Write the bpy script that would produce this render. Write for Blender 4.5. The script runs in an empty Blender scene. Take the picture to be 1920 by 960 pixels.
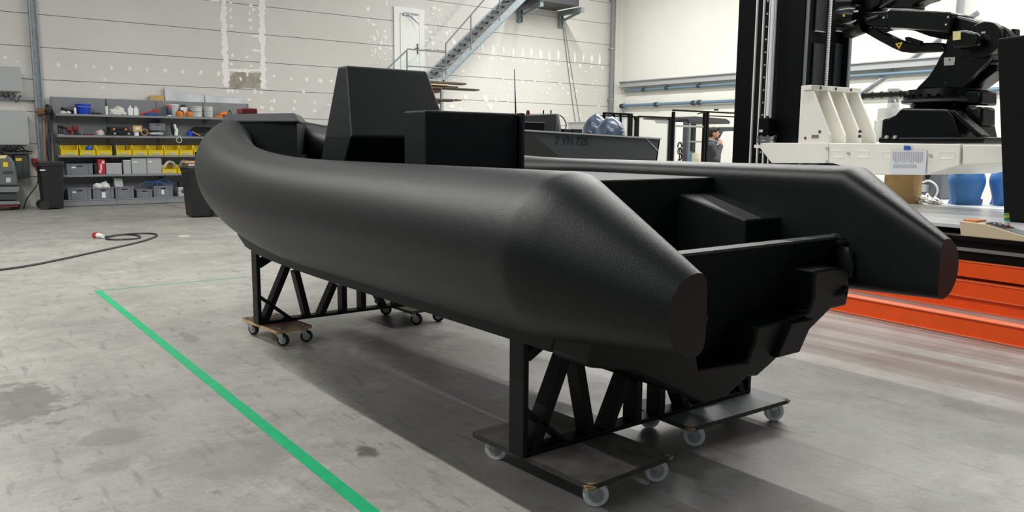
import bpy, bmesh, math, random
from mathutils import Vector as V, Matrix, noise
random.seed(7)
SC = bpy.context.scene
COL = SC.collection
# ------------------------------------------------------------------ camera model (frame 1920 x 960)
F = 1515.0; CAMZ = 1.5
CX = V((0.79327827, -0.60881292, 0.00751152))      # camera right / up / back in world axes
CY = V((0.07733467, 0.11298822, 0.99058216))
CZ = V((-0.60392793, -0.7852264, 0.13671345))
CAM = V((0, 0, CAMZ))
def ray(px, py): return CX * (px - 960) + CY * (480 - py) - CZ * F
def on_z(px, py, z=0.0): d = ray(px, py); return CAM + d * ((z - CAMZ) / d.z)
def on_x(px, py, x): d = ray(px, py); return CAM + d * (x / d.x)
def on_y(px, py, y): d = ray(px, py); return CAM + d * (y / d.y)
def on_plane(px, py, p0, n): d = ray(px, py); return CAM + d * ((p0 - CAM).dot(n) / d.dot(n))
# machine-cell frame (turned a few degrees from the room)
TH = math.radians(4.8)
CU = V((math.sin(TH), math.cos(TH), 0)); CV = V((CU.y, -CU.x, 0)); CO = V((6.76, 3.2, 0))
def cell(v, u, z): return CO + CV * v + CU * u + V((0, 0, z))
def on_v(px, py, v): return on_plane(px, py, CO + CV * v, CV)
def on_u(px, py, u): return on_plane(px, py, CO + CU * u, CU)
def vu(P): q = P - CO; return q.dot(CV), q.dot(CU), P.z

# ------------------------------------------------------------------ materials
def lin(c): c = c / 255.0; return c / 12.92 if c <= 0.04045 else ((c + 0.055) / 1.055) ** 2.4
def rgb(r, g, b): return (lin(r), lin(g), lin(b), 1)
MATS = {}
def mat(name, col, rough=0.5, metal=0.0, spec=0.5, noise_amt=0.0, noise_scale=8.0, bump=0.0, bump_scale=200.0, alpha=None, trans=None, coat=0.0, layers=None, emit=None):
    m = bpy.data.materials.new(name); m.use_nodes = True
    nt = m.node_tree; b = nt.nodes['Principled BSDF']; L = nt.links.new
    c = col if len(col) == 4 else rgb(*col)
    b.inputs['Base Color'].default_value = c
    b.inputs['Roughness'].default_value = rough; b.inputs['Metallic'].default_value = metal
    b.inputs['Specular IOR Level'].default_value = spec; b.inputs['Coat Weight'].default_value = coat
    tc = nt.nodes.new('ShaderNodeTexCoord')
    if noise_amt > 0:
        n = nt.nodes.new('ShaderNodeTexNoise'); n.inputs['Scale'].default_value = noise_scale; n.inputs['Detail'].default_value = 6
        L(tc.outputs['Object'], n.inputs['Vector'])
        r = nt.nodes.new('ShaderNodeMapRange'); r.inputs['From Min'].default_value = 0.3; r.inputs['From Max'].default_value = 0.7
        r.inputs['To Min'].default_value = 1 - noise_amt; r.inputs['To Max'].default_value = 1 + noise_amt
        L(n.outputs['Fac'], r.inputs['Value'])
        mx = nt.nodes.new('ShaderNodeVectorMath'); mx.operation = 'SCALE'
        mx.inputs[0].default_value = c[:3]; L(r.outputs['Result'], mx.inputs['Scale'])
        L(mx.outputs[0], b.inputs['Base Color'])
    prev = None
    if bump > 0:
        n2 = nt.nodes.new('ShaderNodeTexNoise'); n2.inputs['Scale'].default_value = bump_scale; n2.inputs['Detail'].default_value = 3
        L(tc.outputs['Object'], n2.inputs['Vector'])
        bp = nt.nodes.new('ShaderNodeBump'); bp.inputs['Strength'].default_value = bump; bp.inputs['Distance'].default_value = 0.01
        L(n2.outputs['Fac'], bp.inputs['Height']); prev = bp
    if layers:
        w = nt.nodes.new('ShaderNodeTexWave'); w.bands_direction = layers[0]; w.inputs['Scale'].default_value = layers[1]; w.inputs['Distortion'].default_value = 0.4
        L(tc.outputs['Object'], w.inputs['Vector'])
        bp = nt.nodes.new('ShaderNodeBump'); bp.inputs['Strength'].default_value = layers[2]; bp.inputs['Distance'].default_value = 0.004
        L(w.outputs['Fac'], bp.inputs['Height'])
        if prev: L(prev.outputs['Normal'], bp.inputs['Normal'])
        prev = bp
    if prev: L(prev.outputs['Normal'], b.inputs['Normal'])
    if alpha is not None: b.inputs['Alpha'].default_value = alpha
    if trans is not None: b.inputs['Transmission Weight'].default_value = trans
    if emit is not None:
        b.inputs['Emission Color'].default_value = c; b.inputs['Emission Strength'].default_value = emit
    MATS[name] = m
    return m
M = MATS
mat('printed_grain', (10, 13, 14), 0.41, spec=0.42, bump=0.16, bump_scale=260, noise_amt=0.12, noise_scale=5)
mat('printed_layers', (17, 20, 22), 0.5, spec=0.26, bump=0.08, bump_scale=90, layers=('Z', 60, 0.18), noise_amt=0.12, noise_scale=3)
mat('printed_plain', (18, 21, 22), 0.5, spec=0.26, noise_amt=0.15, noise_scale=4)
mat('printed_trim', (70, 72, 72), 0.5, spec=0.4, noise_amt=0.2, noise_scale=30)
mat('worn_black_board', (122, 118, 112), 0.6, noise_amt=0.35, noise_scale=9, bump=0.15, bump_scale=60)
mat('slate_board', (112, 115, 119), 0.5, noise_amt=0.2, noise_scale=9, bump=0.1, bump_scale=60)
mat('board_edge', (66, 65, 62), 0.7, noise_amt=0.4, noise_scale=40)
mat('raw_wood', (196, 168, 124), 0.7, noise_amt=0.3, noise_scale=50)
mat('brown_ply', (92, 72, 60), 0.55, noise_amt=0.25, noise_scale=20)
mat('green_ply', (100, 98, 74), 0.55, noise_amt=0.25, noise_scale=20)
mat('grey_rubber', (242, 244, 244), 0.55, noise_amt=0.08, noise_scale=30)
mat('ivory_rubber', (205, 202, 188), 0.5, noise_amt=0.08, noise_scale=30)
mat('black_rubber', (26, 27, 28), 0.6)
mat('zinc', (196, 199, 199), 0.35, 0.3, noise_amt=0.15, noise_scale=30)
mat('wheel_hub', (176, 180, 182), 0.45, 0.0)
mat('galvanized', (150, 158, 163), 0.45, 0.55, noise_amt=0.15, noise_scale=12)
mat('grey_paint', (118, 122, 122), 0.45, noise_amt=0.05, noise_scale=5)
mat('shelf_grey', (126, 130, 132), 0.5, noise_amt=0.05, noise_scale=5)
mat('dark_grey', (58, 60, 62), 0.55)
mat('crate_grey', (112, 117, 124), 0.45, noise_amt=0.05)
mat('panel_grey', (164, 167, 168), 0.5)
mat('light_grey', (190, 192, 192), 0.5)
mat('white_paint', (226, 226, 220), 0.42, noise_amt=0.03)
mat('cast_white', (240, 238, 229), 0.4, noise_amt=0.02)
mat('paper', (222, 224, 228), 0.7)
mat('paper_grey', (176, 181, 190), 0.7)
mat('black_metal', (6, 7, 9), 0.4, spec=0.16)
mat('robot_black', (7, 8, 9), 0.25, spec=0.32, noise_amt=0.1, noise_scale=6)
mat('matt_black', (14, 14, 15), 0.8, spec=0.2, noise_amt=0.1)
mat('satin_grey_panel', (46, 50, 52), 0.4)
mat('bright_rail', (232, 232, 234), 0.35)
mat('steel', (190, 192, 194), 0.25, 1.0)
mat('orange_paint', (238, 84, 8), 0.42, noise_amt=0.06, noise_scale=6)
mat('orange_edge', (244, 118, 70), 0.4)
mat('yellow_plastic', (232, 204, 24), 0.4)
mat('yellow_inside', (196, 164, 16), 0.5)
mat('blue_plastic', (20, 62, 190), 0.35)
mat('blue_cloth', (38, 78, 140), 0.8)
mat('red_plastic', (182, 34, 38), 0.4)
mat('dark_red', (108, 36, 34), 0.5)
mat('pink_plastic', (214, 190, 192), 0.5)
mat('orange_plastic', (226, 128, 44), 0.4)
mat('black_plastic', (24, 25, 28), 0.45)
mat('white_plastic', (226, 228, 226), 0.4)
mat('clear_plastic', (186, 192, 190), 0.25, noise_amt=0.2, noise_scale=30)
mat('cardboard', (196, 160, 108), 0.8, noise_amt=0.06)
mat('cardboard_dark', (140, 116, 86), 0.8, noise_amt=0.08)
mat('white_cloth', (214, 214, 208), 0.9, noise_amt=0.05)
mat('grey_bag', (196, 200, 202), 0.35, noise_amt=0.08, noise_scale=5, bump=0.3, bump_scale=5)
mat('silver_case', (196, 198, 200), 0.35, 0.5)
mat('wood_stick', (176, 138, 104), 0.6)
mat('straw', (150, 116, 84), 0.9, noise_amt=0.3, noise_scale=60)
mat('plank_dark', (74, 66, 54), 0.7, noise_amt=0.3, noise_scale=20)
mat('plank_light', (176, 158, 120), 0.7, noise_amt=0.2, noise_scale=20)
mat('rack_red', (64, 30, 28), 0.6)
mat('tape_green', (22, 164, 108), 0.5, noise_amt=0.1, noise_scale=12)
mat('hull_grey', (60, 65, 69), 0.5, noise_amt=0.04)
mat('hull_edge', (170, 174, 176), 0.4)
mat('ink_blue', (12, 14, 34), 0.6)
mat('can_blue', (36, 40, 96), 0.4)
mat('wrap_blue', (78, 92, 112), 0.2, noise_amt=0.45, noise_scale=7, bump=1.0, bump_scale=12, coat=0.5)
mat('vase_blue', (58, 116, 182), 0.42, layers=('Z', 60, 0.2), noise_amt=0.06)
mat('console_dark', (34, 36, 38), 0.55)
mat('pipe_blue', (100, 126, 144), 0.4)
mat('tape_blue', (24, 84, 186), 0.5)
mat('sticker_yellow', (226, 196, 40), 0.5)
mat('sticker_pale', (222, 216, 150), 0.5)
mat('console_cream', (206, 196, 166), 0.5)
mat('glass_clear', (236, 240, 240), 0.05, trans=0.9, spec=0.5)
mat('mesh_glass', (225, 228, 225), 0.15, alpha=0.22)
mat('skin', (196, 148, 122), 0.55)
mat('hair', (38, 30, 26), 0.7)
mat('jacket', (64, 68, 70), 0.85, noise_amt=0.12, noise_scale=12)
mat('scarf', (128, 130, 124), 0.9)
mat('trousers', (42, 44, 50), 0.85)
mat('scrub_grey', (96, 100, 100), 0.45)
mat('cream_sack', (214, 206, 180), 0.8)
mat('filler_white', (236, 236, 232), 0.85)
mat('filler_soft', (226, 225, 220), 0.85)
mat('bare_concrete', (158, 152, 140), 0.9, noise_amt=0.25, noise_scale=6, bump=0.4, bump_scale=10)
mat('joint_dark', (120, 116, 110), 0.9)
mat('door_white', (226, 228, 224), 0.5)
mat('cable_black', (22, 22, 23), 0.5)
mat('cable_white', (222, 222, 216), 0.5)
mat('table_white', (224, 224, 222), 0.32, noise_amt=0.12, noise_scale=2.2)

def wall_material(name, c1, c2, rib=False):
    m = mat(name, c1, 0.75)
    nt = m.node_tree; L = nt.links.new; b = nt.nodes['Principled BSDF']
    tc = nt.nodes.new('ShaderNodeTexCoord')
    n = nt.nodes.new('ShaderNodeTexNoise'); n.inputs['Scale'].default_value = 0.35; n.inputs['Detail'].default_value = 5
    L(tc.outputs['Object'], n.inputs['Vector'])
    r = nt.nodes.new('ShaderNodeValToRGB'); r.color_ramp.elements[0].color = rgb(*c1); r.color_ramp.elements[1].color = rgb(*c2)
    r.color_ramp.elements[0].position = 0.35; r.color_ramp.elements[1].position = 0.65
    L(n.outputs['Fac'], r.inputs['Fac']); L(r.outputs['Color'], b.inputs['Base Color'])
    if rib:
        w = nt.nodes.new('ShaderNodeTexWave'); w.bands_direction = 'Y'; w.inputs['Scale'].default_value = 3.2
        L(tc.outputs['Object'], w.inputs['Vector'])
        bp = nt.nodes.new('ShaderNodeBump'); bp.inputs['Strength'].default_value = 0.12; bp.inputs['Distance'].default_value = 0.01
        L(w.outputs['Fac'], bp.inputs['Height']); L(bp.outputs['Normal'], b.inputs['Normal'])
    return m
wall_material('wall_concrete', (203, 200, 194), (213, 211, 206))
wall_material('wall_cladding', (222, 222, 212), (230, 229, 219), True)

def floor_material():
    K = 0.78
    def rgb(r, g, b): return (lin(r) * K, lin(g) * K, lin(b) * K, 1)
    m = mat('floor_concrete', (170, 166, 160), 0.45)
    nt = m.node_tree; N = nt.nodes.new; L = nt.links.new; b = nt.nodes['Principled BSDF']
    tc = N('ShaderNodeTexCoord'); O = tc.outputs['Object']
    def noise_(scale, detail=6, vec=None, rough=0.6):
        n = N('ShaderNodeTexNoise'); n.inputs['Scale'].default_value = scale; n.inputs['Detail'].default_value = detail; n.inputs['Roughness'].default_value = rough
        L(vec or O, n.inputs['Vector']); return n.outputs['Fac']
    def rng(s, a, b_, c, d, smooth=False):
        r = N('ShaderNodeMapRange'); r.inputs['From Min'].default_value = a; r.inputs['From Max'].default_value = b_
        r.inputs['To Min'].default_value = c; r.inputs['To Max'].default_value = d
        if smooth: r.interpolation_type = 'SMOOTHSTEP'
        L(s, r.inputs['Value']); return r.outputs['Result']
    def mth(op, a, b_=None):
        n = N('ShaderNodeMath'); n.operation = op
        for i, x in enumerate((a, b_)):
            if x is None: continue
            if isinstance(x, (int, float)): n.inputs[i].default_value = x
            else: L(x, n.inputs[i])
        return n.outputs[0]
    def mix(f, a, b_):
        n = N('ShaderNodeMix'); n.data_type = 'RGBA'
        if isinstance(f, (int, float)): n.inputs['Factor'].default_value = f
        else: L(f, n.inputs['Factor'])
        for k, x in (('A', a), ('B', b_)):
            s = [i for i in n.inputs if i.name == k and i.type == 'RGBA'][0]
            if isinstance(x, tuple): s.default_value = x
            else: L(x, s)
        return [o for o in n.outputs if o.type == 'RGBA'][0]
    base = mix(rng(noise_(0.45, 8), 0.35, 0.65, 0, 1), rgb(166, 163, 157), rgb(188, 185, 178))
    base = mix(rng(noise_(2.6, 10, rough=0.75), 0.44, 0.66, 0, 0.55), base, rgb(140, 137, 132))
    base = mix(rng(noise_(9, 8, rough=0.8), 0.52, 0.68, 0, 0.5), base, rgb(126, 123, 118))
    base = mix(rng(noise_(55, 5, rough=0.7), 0.5, 0.72, 0, 0.35), base, rgb(118, 115, 110))
    base = mix(rng(noise_(1.1, 9, rough=0.75), 0.55, 0.66, 0, 0.5), base, rgb(212, 209, 202))
    base = mix(rng(noise_(17, 7, rough=0.8), 0.6, 0.68, 0, 0.5), base, rgb(214, 211, 204))
    base = mix(rng(noise_(5.5, 4, rough=0.6), 0.66, 0.70, 0, 0.55), base, rgb(112, 109, 106))
    # streaky trowel marks / scratches
    mp = N('ShaderNodeMapping'); mp.inputs['Scale'].default_value = (7, 1.2, 1); mp.inputs['Rotation'].default_value = (0, 0, 0.9); L(O, mp.inputs['Vector'])
    base = mix(rng(noise_(2.2, 6, mp.outputs[0]), 0.58, 0.68, 0, 0.55), base, rgb(120, 117, 112))
    sep = N('ShaderNodeSeparateXYZ'); L(O, sep.inputs[0])
    # wheel tracks running along the hall beside the orange beams
    mp2 = N('ShaderNodeMapping'); mp2.inputs['Scale'].default_value = (3.6, 0.05, 1); mp2.inputs['Rotation'].default_value = (0, 0, 0.09); L(O, mp2.inputs['Vector'])
    tr = rng(noise_(1.0, 4, mp2.outputs[0]), 0.46, 0.56, 0, 1)
    msk = mth('MULTIPLY', rng(sep.outputs[0], 4.7, 5.6, 0, 1, True), rng(sep.outputs[0], 6.6, 8.2, 1, 0.0, True))
    base = mix(mth('MULTIPLY', mth('MULTIPLY', tr, msk), 0.75), base, rgb(112, 96, 90))
    base = mix(mth('MULTIPLY', msk, 0.25), base, rgb(172, 148, 140))
    # spots: oil and damp stains (centre, radii)
    wob = noise_(4.5, 9, rough=0.7)
    for (sx, sy, rx, ry, k, c) in ((0.45, 5.3, 0.34, 0.42, 0.75, (112, 109, 105)), (0.8, 4.4, 0.16, 0.2, 0.5, (122, 119, 114)),
                                   (1.18, 3.75, 0.34, 0.32, 0.4, (134, 131, 126)), (0.72, 4.0, 0.1, 0.12, 0.4, (128, 124, 119)),
                                   (0.95, 5.0, 0.2, 0.32, 0.35, (124, 122, 118)), (1.77, 3.45, 0.06, 0.09, 0.7, (66, 62, 60)), (1.75, 6.4, 0.05, 0.3, 0.4, (100, 98, 94)),
                                   (3.0, 5.3, 0.3, 0.5, 0.4, (90, 88, 85)), (4.2, 1.2, 0.4, 0.4, 0.3, (210, 208, 202)),
                                   (3.3, 2.0, 0.25, 0.2, 0.3, (138, 130, 122)), (1.1, 7.4, 0.25, 0.35, 0.2, (130, 127, 122)), (4.9, 2.0, 0.12, 0.14, 0.4, (110, 106, 102))):
        dx = mth('DIVIDE', mth('SUBTRACT', sep.outputs[0], sx), rx); dy = mth('DIVIDE', mth('SUBTRACT', sep.outputs[1], sy), ry)
        d = mth('SQRT', mth('ADD', mth('MULTIPLY', dx, dx), mth('MULTIPLY', dy, dy)))
        d = mth('ADD', d, mth('MULTIPLY', mth('SUBTRACT', wob, 0.5), 4.2))
        base = mix(rng(d, 0.6, 1.1, k, 0.0, True), base, rgb(*c))
    L(base, b.inputs['Base Color'])
    L(rng(noise_(1.6, 6), 0.3, 0.7, 0.3, 0.55), b.inputs['Roughness'])
    bp = N('ShaderNodeBump'); bp.inputs['Strength'].default_value = 0.12; bp.inputs['Distance'].default_value = 0.01
    L(noise_(25, 5), bp.inputs['Height']); L(bp.outputs[0], b.inputs['Normal'])
floor_material()

# ------------------------------------------------------------------ mesh helpers
class MB:
    def __init__(s): s.v = []; s.f = []; s.mi = []; s.cur = 0
    def add(s, vs, fs):
        o = len(s.v); s.v += [V(p) for p in vs]; s.f += [[i + o for i in f] for f in fs]; s.mi += [s.cur] * len(fs); return s
    def box(s, x0, x1, y0, y1, z0, z1):
        return s.add([(x0, y0, z0), (x1, y0, z0), (x1, y1, z0), (x0, y1, z0), (x0, y0, z1), (x1, y0, z1), (x1, y1, z1), (x0, y1, z1)],
                     [(0, 3, 2, 1), (4, 5, 6, 7), (0, 1, 5, 4), (1, 2, 6, 5), (2, 3, 7, 6), (3, 0, 4, 7)])
    def obox(s, c, a, b, d):   # centre and three half vectors
        c = V(c); P = [c + a * i + b * j + d * k for k in (-1, 1) for (i, j) in ((-1, -1), (1, -1), (1, 1), (-1, 1))]
        return s.add(P, [(0, 3, 2, 1), (4, 5, 6, 7), (0, 1, 5, 4), (1, 2, 6, 5), (2, 3, 7, 6), (3, 0, 4, 7)])
    def cbox(s, v0, v1, u0, u1, z0, z1):   # box in the machine-cell frame
        return s.add([cell(*p) for p in ((v0, u0, z0), (v1, u0, z0), (v1, u1, z0), (v0, u1, z0), (v0, u0, z1), (v1, u0, z1), (v1, u1, z1), (v0, u1, z1))],
                     [(0, 3, 2, 1), (4, 5, 6, 7), (0, 1, 5, 4), (1, 2, 6, 5), (2, 3, 7, 6), (3, 0, 4, 7)])
    def prism(s, poly, ext):
        n = len(poly); e = V(ext)
        return s.add([V(p) for p in poly] + [V(p) + e for p in poly],
                     [list(range(n))[::-1], list(range(n, 2 * n))] + [(i, (i + 1) % n, n + (i + 1) % n, n + i) for i in range(n)])
    def loft(s, rings, cap=True, closed=False):
        n = len(rings[0]); vs = [p for r in rings for p in r]; fs = []
        m = len(rings)
        for i in range(m if closed else m - 1):
            for j in range(n):
                fs.append((i * n + j, i * n + (j + 1) % n, ((i + 1) % m) * n + (j + 1) % n, ((i + 1) % m) * n + j))
        if cap and not closed: fs += [list(range(n))[::-1], list(range((m - 1) * n, m * n))]
        return s.add(vs, fs)
    def tube(s, pts, r, n=8, cap=True):
        pts = [V(p) for p in pts]; rs = r if isinstance(r, (list, tuple)) else [r] * len(pts); rings = []
        up = None
        for i, p in enumerate(pts):
            t = (pts[min(i + 1, len(pts) - 1)] - pts[max(i - 1, 0)]).normalized()
            if up is None: up = V((0, 0, 1)) if abs(t.z) < 0.9 else V((1, 0, 0))
            a = t.cross(up)
            if a.length < 1e-4: a = t.orthogonal()
            a.normalize(); b = a.cross(t).normalized(); up = b
            rings.append([p + (a * math.cos(q) + b * math.sin(q)) * rs[i] for q in [2 * math.pi * k / n for k in range(n)]])
        return s.loft(rings, cap)
    def cyl(s, p0, p1, r0, r1=None, n=24): return s.tube([p0, p1], [r0, r0 if r1 is None else r1], n)
    def lathe(s, prof, c, axis=V((0, 0, 1)), n=32):
        c = V(c); a = V(axis).orthogonal().normalized(); b = V(axis).cross(a)
        if abs(V(axis).z) > 0.9: a = V((1, 0, 0)); b = V((0, 1, 0))
        return s.loft([[c + V(axis) * z + (a * math.cos(2 * math.pi * k / n) + b * math.sin(2 * math.pi * k / n)) * max(r, 1e-4) for k in range(n)] for r, z in prof], True)
    def ball(s, c, rx, ry=None, rz=None, n=16, m=10):
        ry = ry or rx; rz = rz or rx; c = V(c)
        return s.loft([[c + V((rx * math.sin(t) * math.cos(2 * math.pi * k / n), ry * math.sin(t) * math.sin(2 * math.pi * k / n), -rz * math.cos(t))) for k in range(n)]
                       for t in [max(0.02, math.pi * i / m) if i < m else math.pi - 0.02 for i in range(m + 1)]], True)
    def blob(s, c, rx, ry, rz, seed=0, amt=0.35, n=20, m=12):   # lumpy heap standing on its base
        c = V(c); rings = []
        for i in range(m + 1):
            t = 0.03 + (math.pi - 0.06) * i / m; ring = []
            for k in range(n):
                d = V((math.sin(t) * math.cos(2 * math.pi * k / n), math.sin(t) * math.sin(2 * math.pi * k / n), -math.cos(t)))
                w = 1 + amt * noise.noise(d * 2.2 + V((seed * 7.1, seed * 3.3, 0)))
                p = c + V((d.x * rx * w, d.y * ry * w, d.z * rz * w)); p.z = max(p.z, c.z - rz * 0.55); ring.append(p)
            rings.append(ring)
        return s.loft(rings, True)
    def build(s, name, m, parent=None, smooth=35, bevel=0, seg=2, local=False):
        me = bpy.data.meshes.new(name)
        off = V((0, 0, 0)) if (parent is None or local) else base_of(parent)
        me.from_pydata([tuple(p - off) for p in s.v], [], s.f)
        ms = m if isinstance(m, (list, tuple)) else [m]
        for x in ms: me.materials.append(MATS[x])
        if len(ms) > 1:
            for i, k in enumerate(s.mi): me.polygons[i].material_index = k
        bm = bmesh.new(); bm.from_mesh(me); bmesh.ops.recalc_face_normals(bm, faces=bm.faces); bm.to_mesh(me); bm.free()
        if smooth:
            me.shade_smooth(); me.set_sharp_from_angle(angle=math.radians(smooth))
        o = bpy.data.objects.new(name, me); COL.objects.link(o)
        if parent: o.parent = parent
        if bevel:
            b = o.modifiers.new('bevel', 'BEVEL'); b.width = bevel; b.segments = seg; b.limit_method = 'ANGLE'; b.angle_limit = math.radians(40)
            b.harden_normals = False
        return o
def base_of(o):
    p = V(o.location)
    while o.parent: o = o.parent; p += V(o.location)
    return p
def tag(o, label=None, cat=None, group=None, kind=None):
    if label: o['label'] = label
    if cat: o['category'] = cat
    if group: o['group'] = group
    if kind: o['kind'] = kind
    return o
def thing(name, label, cat, loc=(0, 0, 0), group=None):
    o = bpy.data.objects.new(name, None); COL.objects.link(o); o.location = loc; o.empty_display_size = 0.1
    return tag(o, label, cat, group)
def single(mb, name, m, label, cat, group=None, **k):   # a thing that is one mesh, origin moved to its base
    o = mb.build(name, m, None, **k)
    cs = [v.co for v in o.data.vertices]; c = V(((min(p.x for p in cs) + max(p.x for p in cs)) / 2, (min(p.y for p in cs) + max(p.y for p in cs)) / 2, min(p.z for p in cs)))
    for v in o.data.vertices: v.co -= c
    o.location = c
    return tag(o, label, cat, group)
def copy_tree(o, parent=None):
    c = o.copy(); COL.objects.link(c)
    if parent: c.parent = parent
    for ch in list(o.children): copy_tree(ch, c)
    return c
def text_mesh(name, body, size, m, parent, origin, right, up, depth=0.002, bold=0.0, spacing=1.0):
    cu = bpy.data.curves.new(name, 'FONT'); cu.body = body; cu.size = size; cu.extrude = depth; cu.offset = bold; cu.space_character = spacing
    t = bpy.data.objects.new('tmp', cu); COL.objects.link(t)
    dg = bpy.context.evaluated_depsgraph_get(); me = bpy.data.meshes.new_from_object(t.evaluated_get(dg))
    bpy.data.objects.remove(t)
    right = V(right).normalized(); up = V(up).normalized(); n = right.cross(up)
    off = base_of(parent)
    for v in me.vertices: v.co = V(origin) + right * v.co.x + up * v.co.y + n * v.co.z - off
    me.materials.clear(); me.materials.append(MATS[m])
    o = bpy.data.objects.new(name, me); COL.objects.link(o); o.parent = parent
    return o
def lerp(a, b, t): return a + (b - a) * t
def arc(pts, n=8):   # Catmull-Rom through the points
    P = [V(p) for p in pts]; P = [P[0] * 2 - P[1]] + P + [P[-1] * 2 - P[-2]]; out = []
    for i in range(1, len(P) - 2):
        for k in range(n):
            t = k / n; a, b, c, d = P[i - 1:i + 3]
            out.append(0.5 * ((2 * b) + (c - a) * t + (2 * a - 5 * b + 4 * c - d) * t * t + (3 * b - a - 3 * c + d) * t ** 3))
    return out + [P[-2]]
# ================================================================== the setting
WY, WX = 21.6, 21.4       # inner faces of the back wall and of the right wall
mb = MB(); mb.box(-9, WX + 0.2, -6, WY + 0.2, -0.1, 0.0)
tag(mb.build('floor', 'floor_concrete', smooth=0), kind='structure')

def wall_back():
    mb = MB(); mb.cur = 3; mb.box(-9, WX + 0.2, WY + 0.02, WY + 0.2, -0.1, 9.5)
    mb.cur = 0
    z = -0.02; h = 0.7285
    k = 0
    while z < 9.4:
        mb.box(-9, WX, WY, WY + 0.02, z + 0.007, z + h - 0.007); z += h; k += 1
    e = 0.003
    cnt = [0]
    def blob(px, py, w, h_, m=1, n=11, jag=0.35):
        cnt[0] += 1; c = on_y(px, py, WY - e - cnt[0] * 2e-5); vs = []
        kx = (on_y(px + 1, py, WY) - on_y(px, py, WY)).x; kz = (on_y(px, py, WY) - on_y(px, py + 1, WY)).z
        for i in range(n):
            a = 2 * math.pi * i / n; r = 1 + random.uniform(-jag, jag)
            vs.append(c + V((math.cos(a) * w / 2 * kx * r, 0, math.sin(a) * h_ / 2 * kz * r)))
        mb.cur = m; mb.add(vs, [list(range(n))])
    # bare concrete patch
    P = [on_y(x, y, WY - 0.002) for x, y in ((429, 147), (437, 136), (452, 134), (470, 137), (491, 136), (493, 150), (491, 167), (465, 165), (440, 166), (427, 163))]
    mb.cur = 2; mb.add(P, [list(range(len(P)))])
    # two ragged vertical seams of filler and the smear joining them
    for (x0, y0, x1, y1, w) in ((418, 0, 424, 163, 9.5), (490, 0, 494, 166, 9.5)):
        L_, R_ = [], []
        for i in range(40):
            t = i / 39; x = lerp(x0, x1, t); y = lerp(y0 - 12, y1, t); L_.append(on_y(x - w * random.uniform(0.3, 0.85), y, WY - e)); R_.append(on_y(x + w * random.uniform(0.3, 0.85), y, WY - e))
        mb.cur = 1
        for i in range(39): mb.add([L_[i], R_[i], R_[i + 1], L_[i + 1]], [(0, 1, 2, 3)])
    L_ = [on_y(x, 129.5 + random.uniform(-1, 1), WY - e + 0.0005) for x in range(426, 495, 4)]; R_ = [on_y(x, 134.5 + random.uniform(-1.5, 1.5), WY - e + 0.0005) for x in range(426, 495, 4)]
    for i in range(len(L_) - 1): mb.add([L_[i], L_[i + 1], R_[i + 1], R_[i]], [(0, 1, 2, 3)])
    blob(404, 1, 24, 3); blob(480, 68, 18, 4); blob(481, 95, 16, 5)
    # rows of spots along the fixing lines
    for i in range(10):
        x = lerp(109, 410, i / 9); blob(x, lerp(122, 138, i / 9), random.uniform(5, 8), random.uniform(7, 10))
    for (x, y) in ((196, 149), (193, 164), (10, 108), (33, 115), (514, 143), (546, 148), (575, 149), (601, 151), (622, 152), (428, 171), (436, 171), (445, 172), (478, 172), (490, 174), (569, 171),
                   (467, 187), (492, 201), (508, 190), (514, 189), (509, 203), (553, 190), (551, 204), (590, 192), (590, 208), (616, 197), (436, 104), (434, 120), (463, 107), (471, 123), (451, 148), (464, 139),
                   (432, 5), (432, 18), (433, 33), (434, 49), (470, 10), (475, 18), (468, 24), (469, 37), (470, 52), (446, 65),
                   (691, 38), (701, 46), (707, 61), (702, 72), (722, 59), (723, 70), (712, 90), (703, 98), (733, 91), (690, 17), (725, 5),
                   (799, 52), (806, 60), (811, 70), (800, 76), (815, 15), (823, 19), (812, 82), (838, 63), (852, 80), (868, 133), (851, 78)):
        blob(x, y, random.uniform(4, 8), random.uniform(4, 9))
    for x, y in ((905, 89), (925, 94), (944, 95), (963, 97), (980, 100), (996, 98), (1014, 102), (1030, 104), (1047, 103), (1078, 108), (1094, 108), (1110, 110), (1124, 111)):
        blob(x, y, random.uniform(3, 6), random.uniform(14, 22), jag=0.3)
    for i in range(13): blob(lerp(878, 1130, i / 12), lerp(106, 127, i / 12), 4, random.uniform(4, 6))
    for i in range(60): blob(random.uniform(850, 1130), random.uniform(130, 235), random.uniform(2, 5), random.uniform(2, 6), 4)
    for i in range(16): blob(random.uniform(900, 1130), lerp(150, 175, random.random()), 4, 4)
    for i in range(26): blob(random.uniform(690, 735), random.uniform(40, 115), random.uniform(3, 6), random.uniform(3, 6), 4)
    for i in range(40): blob(random.uniform(797, 850), random.uniform(5, 110), random.uniform(2, 5), random.uniform(3, 7), 4)
    for i in range(14): blob(lerp(830, 930, random.random()), lerp(180, 205, random.random()), 6, 7)
    return tag(mb.build('wall_back', ['wall_concrete', 'filler_white', 'bare_concrete', 'joint_dark', 'filler_soft'], smooth=0), kind='structure')
wall_back()
mb = MB(); mb.box(WX, WX + 0.2, -6, WY + 0.2, -0.1, 9.5)
wr = tag(mb.build('wall_right', 'wall_cladding', smooth=0), kind='structure')
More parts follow.
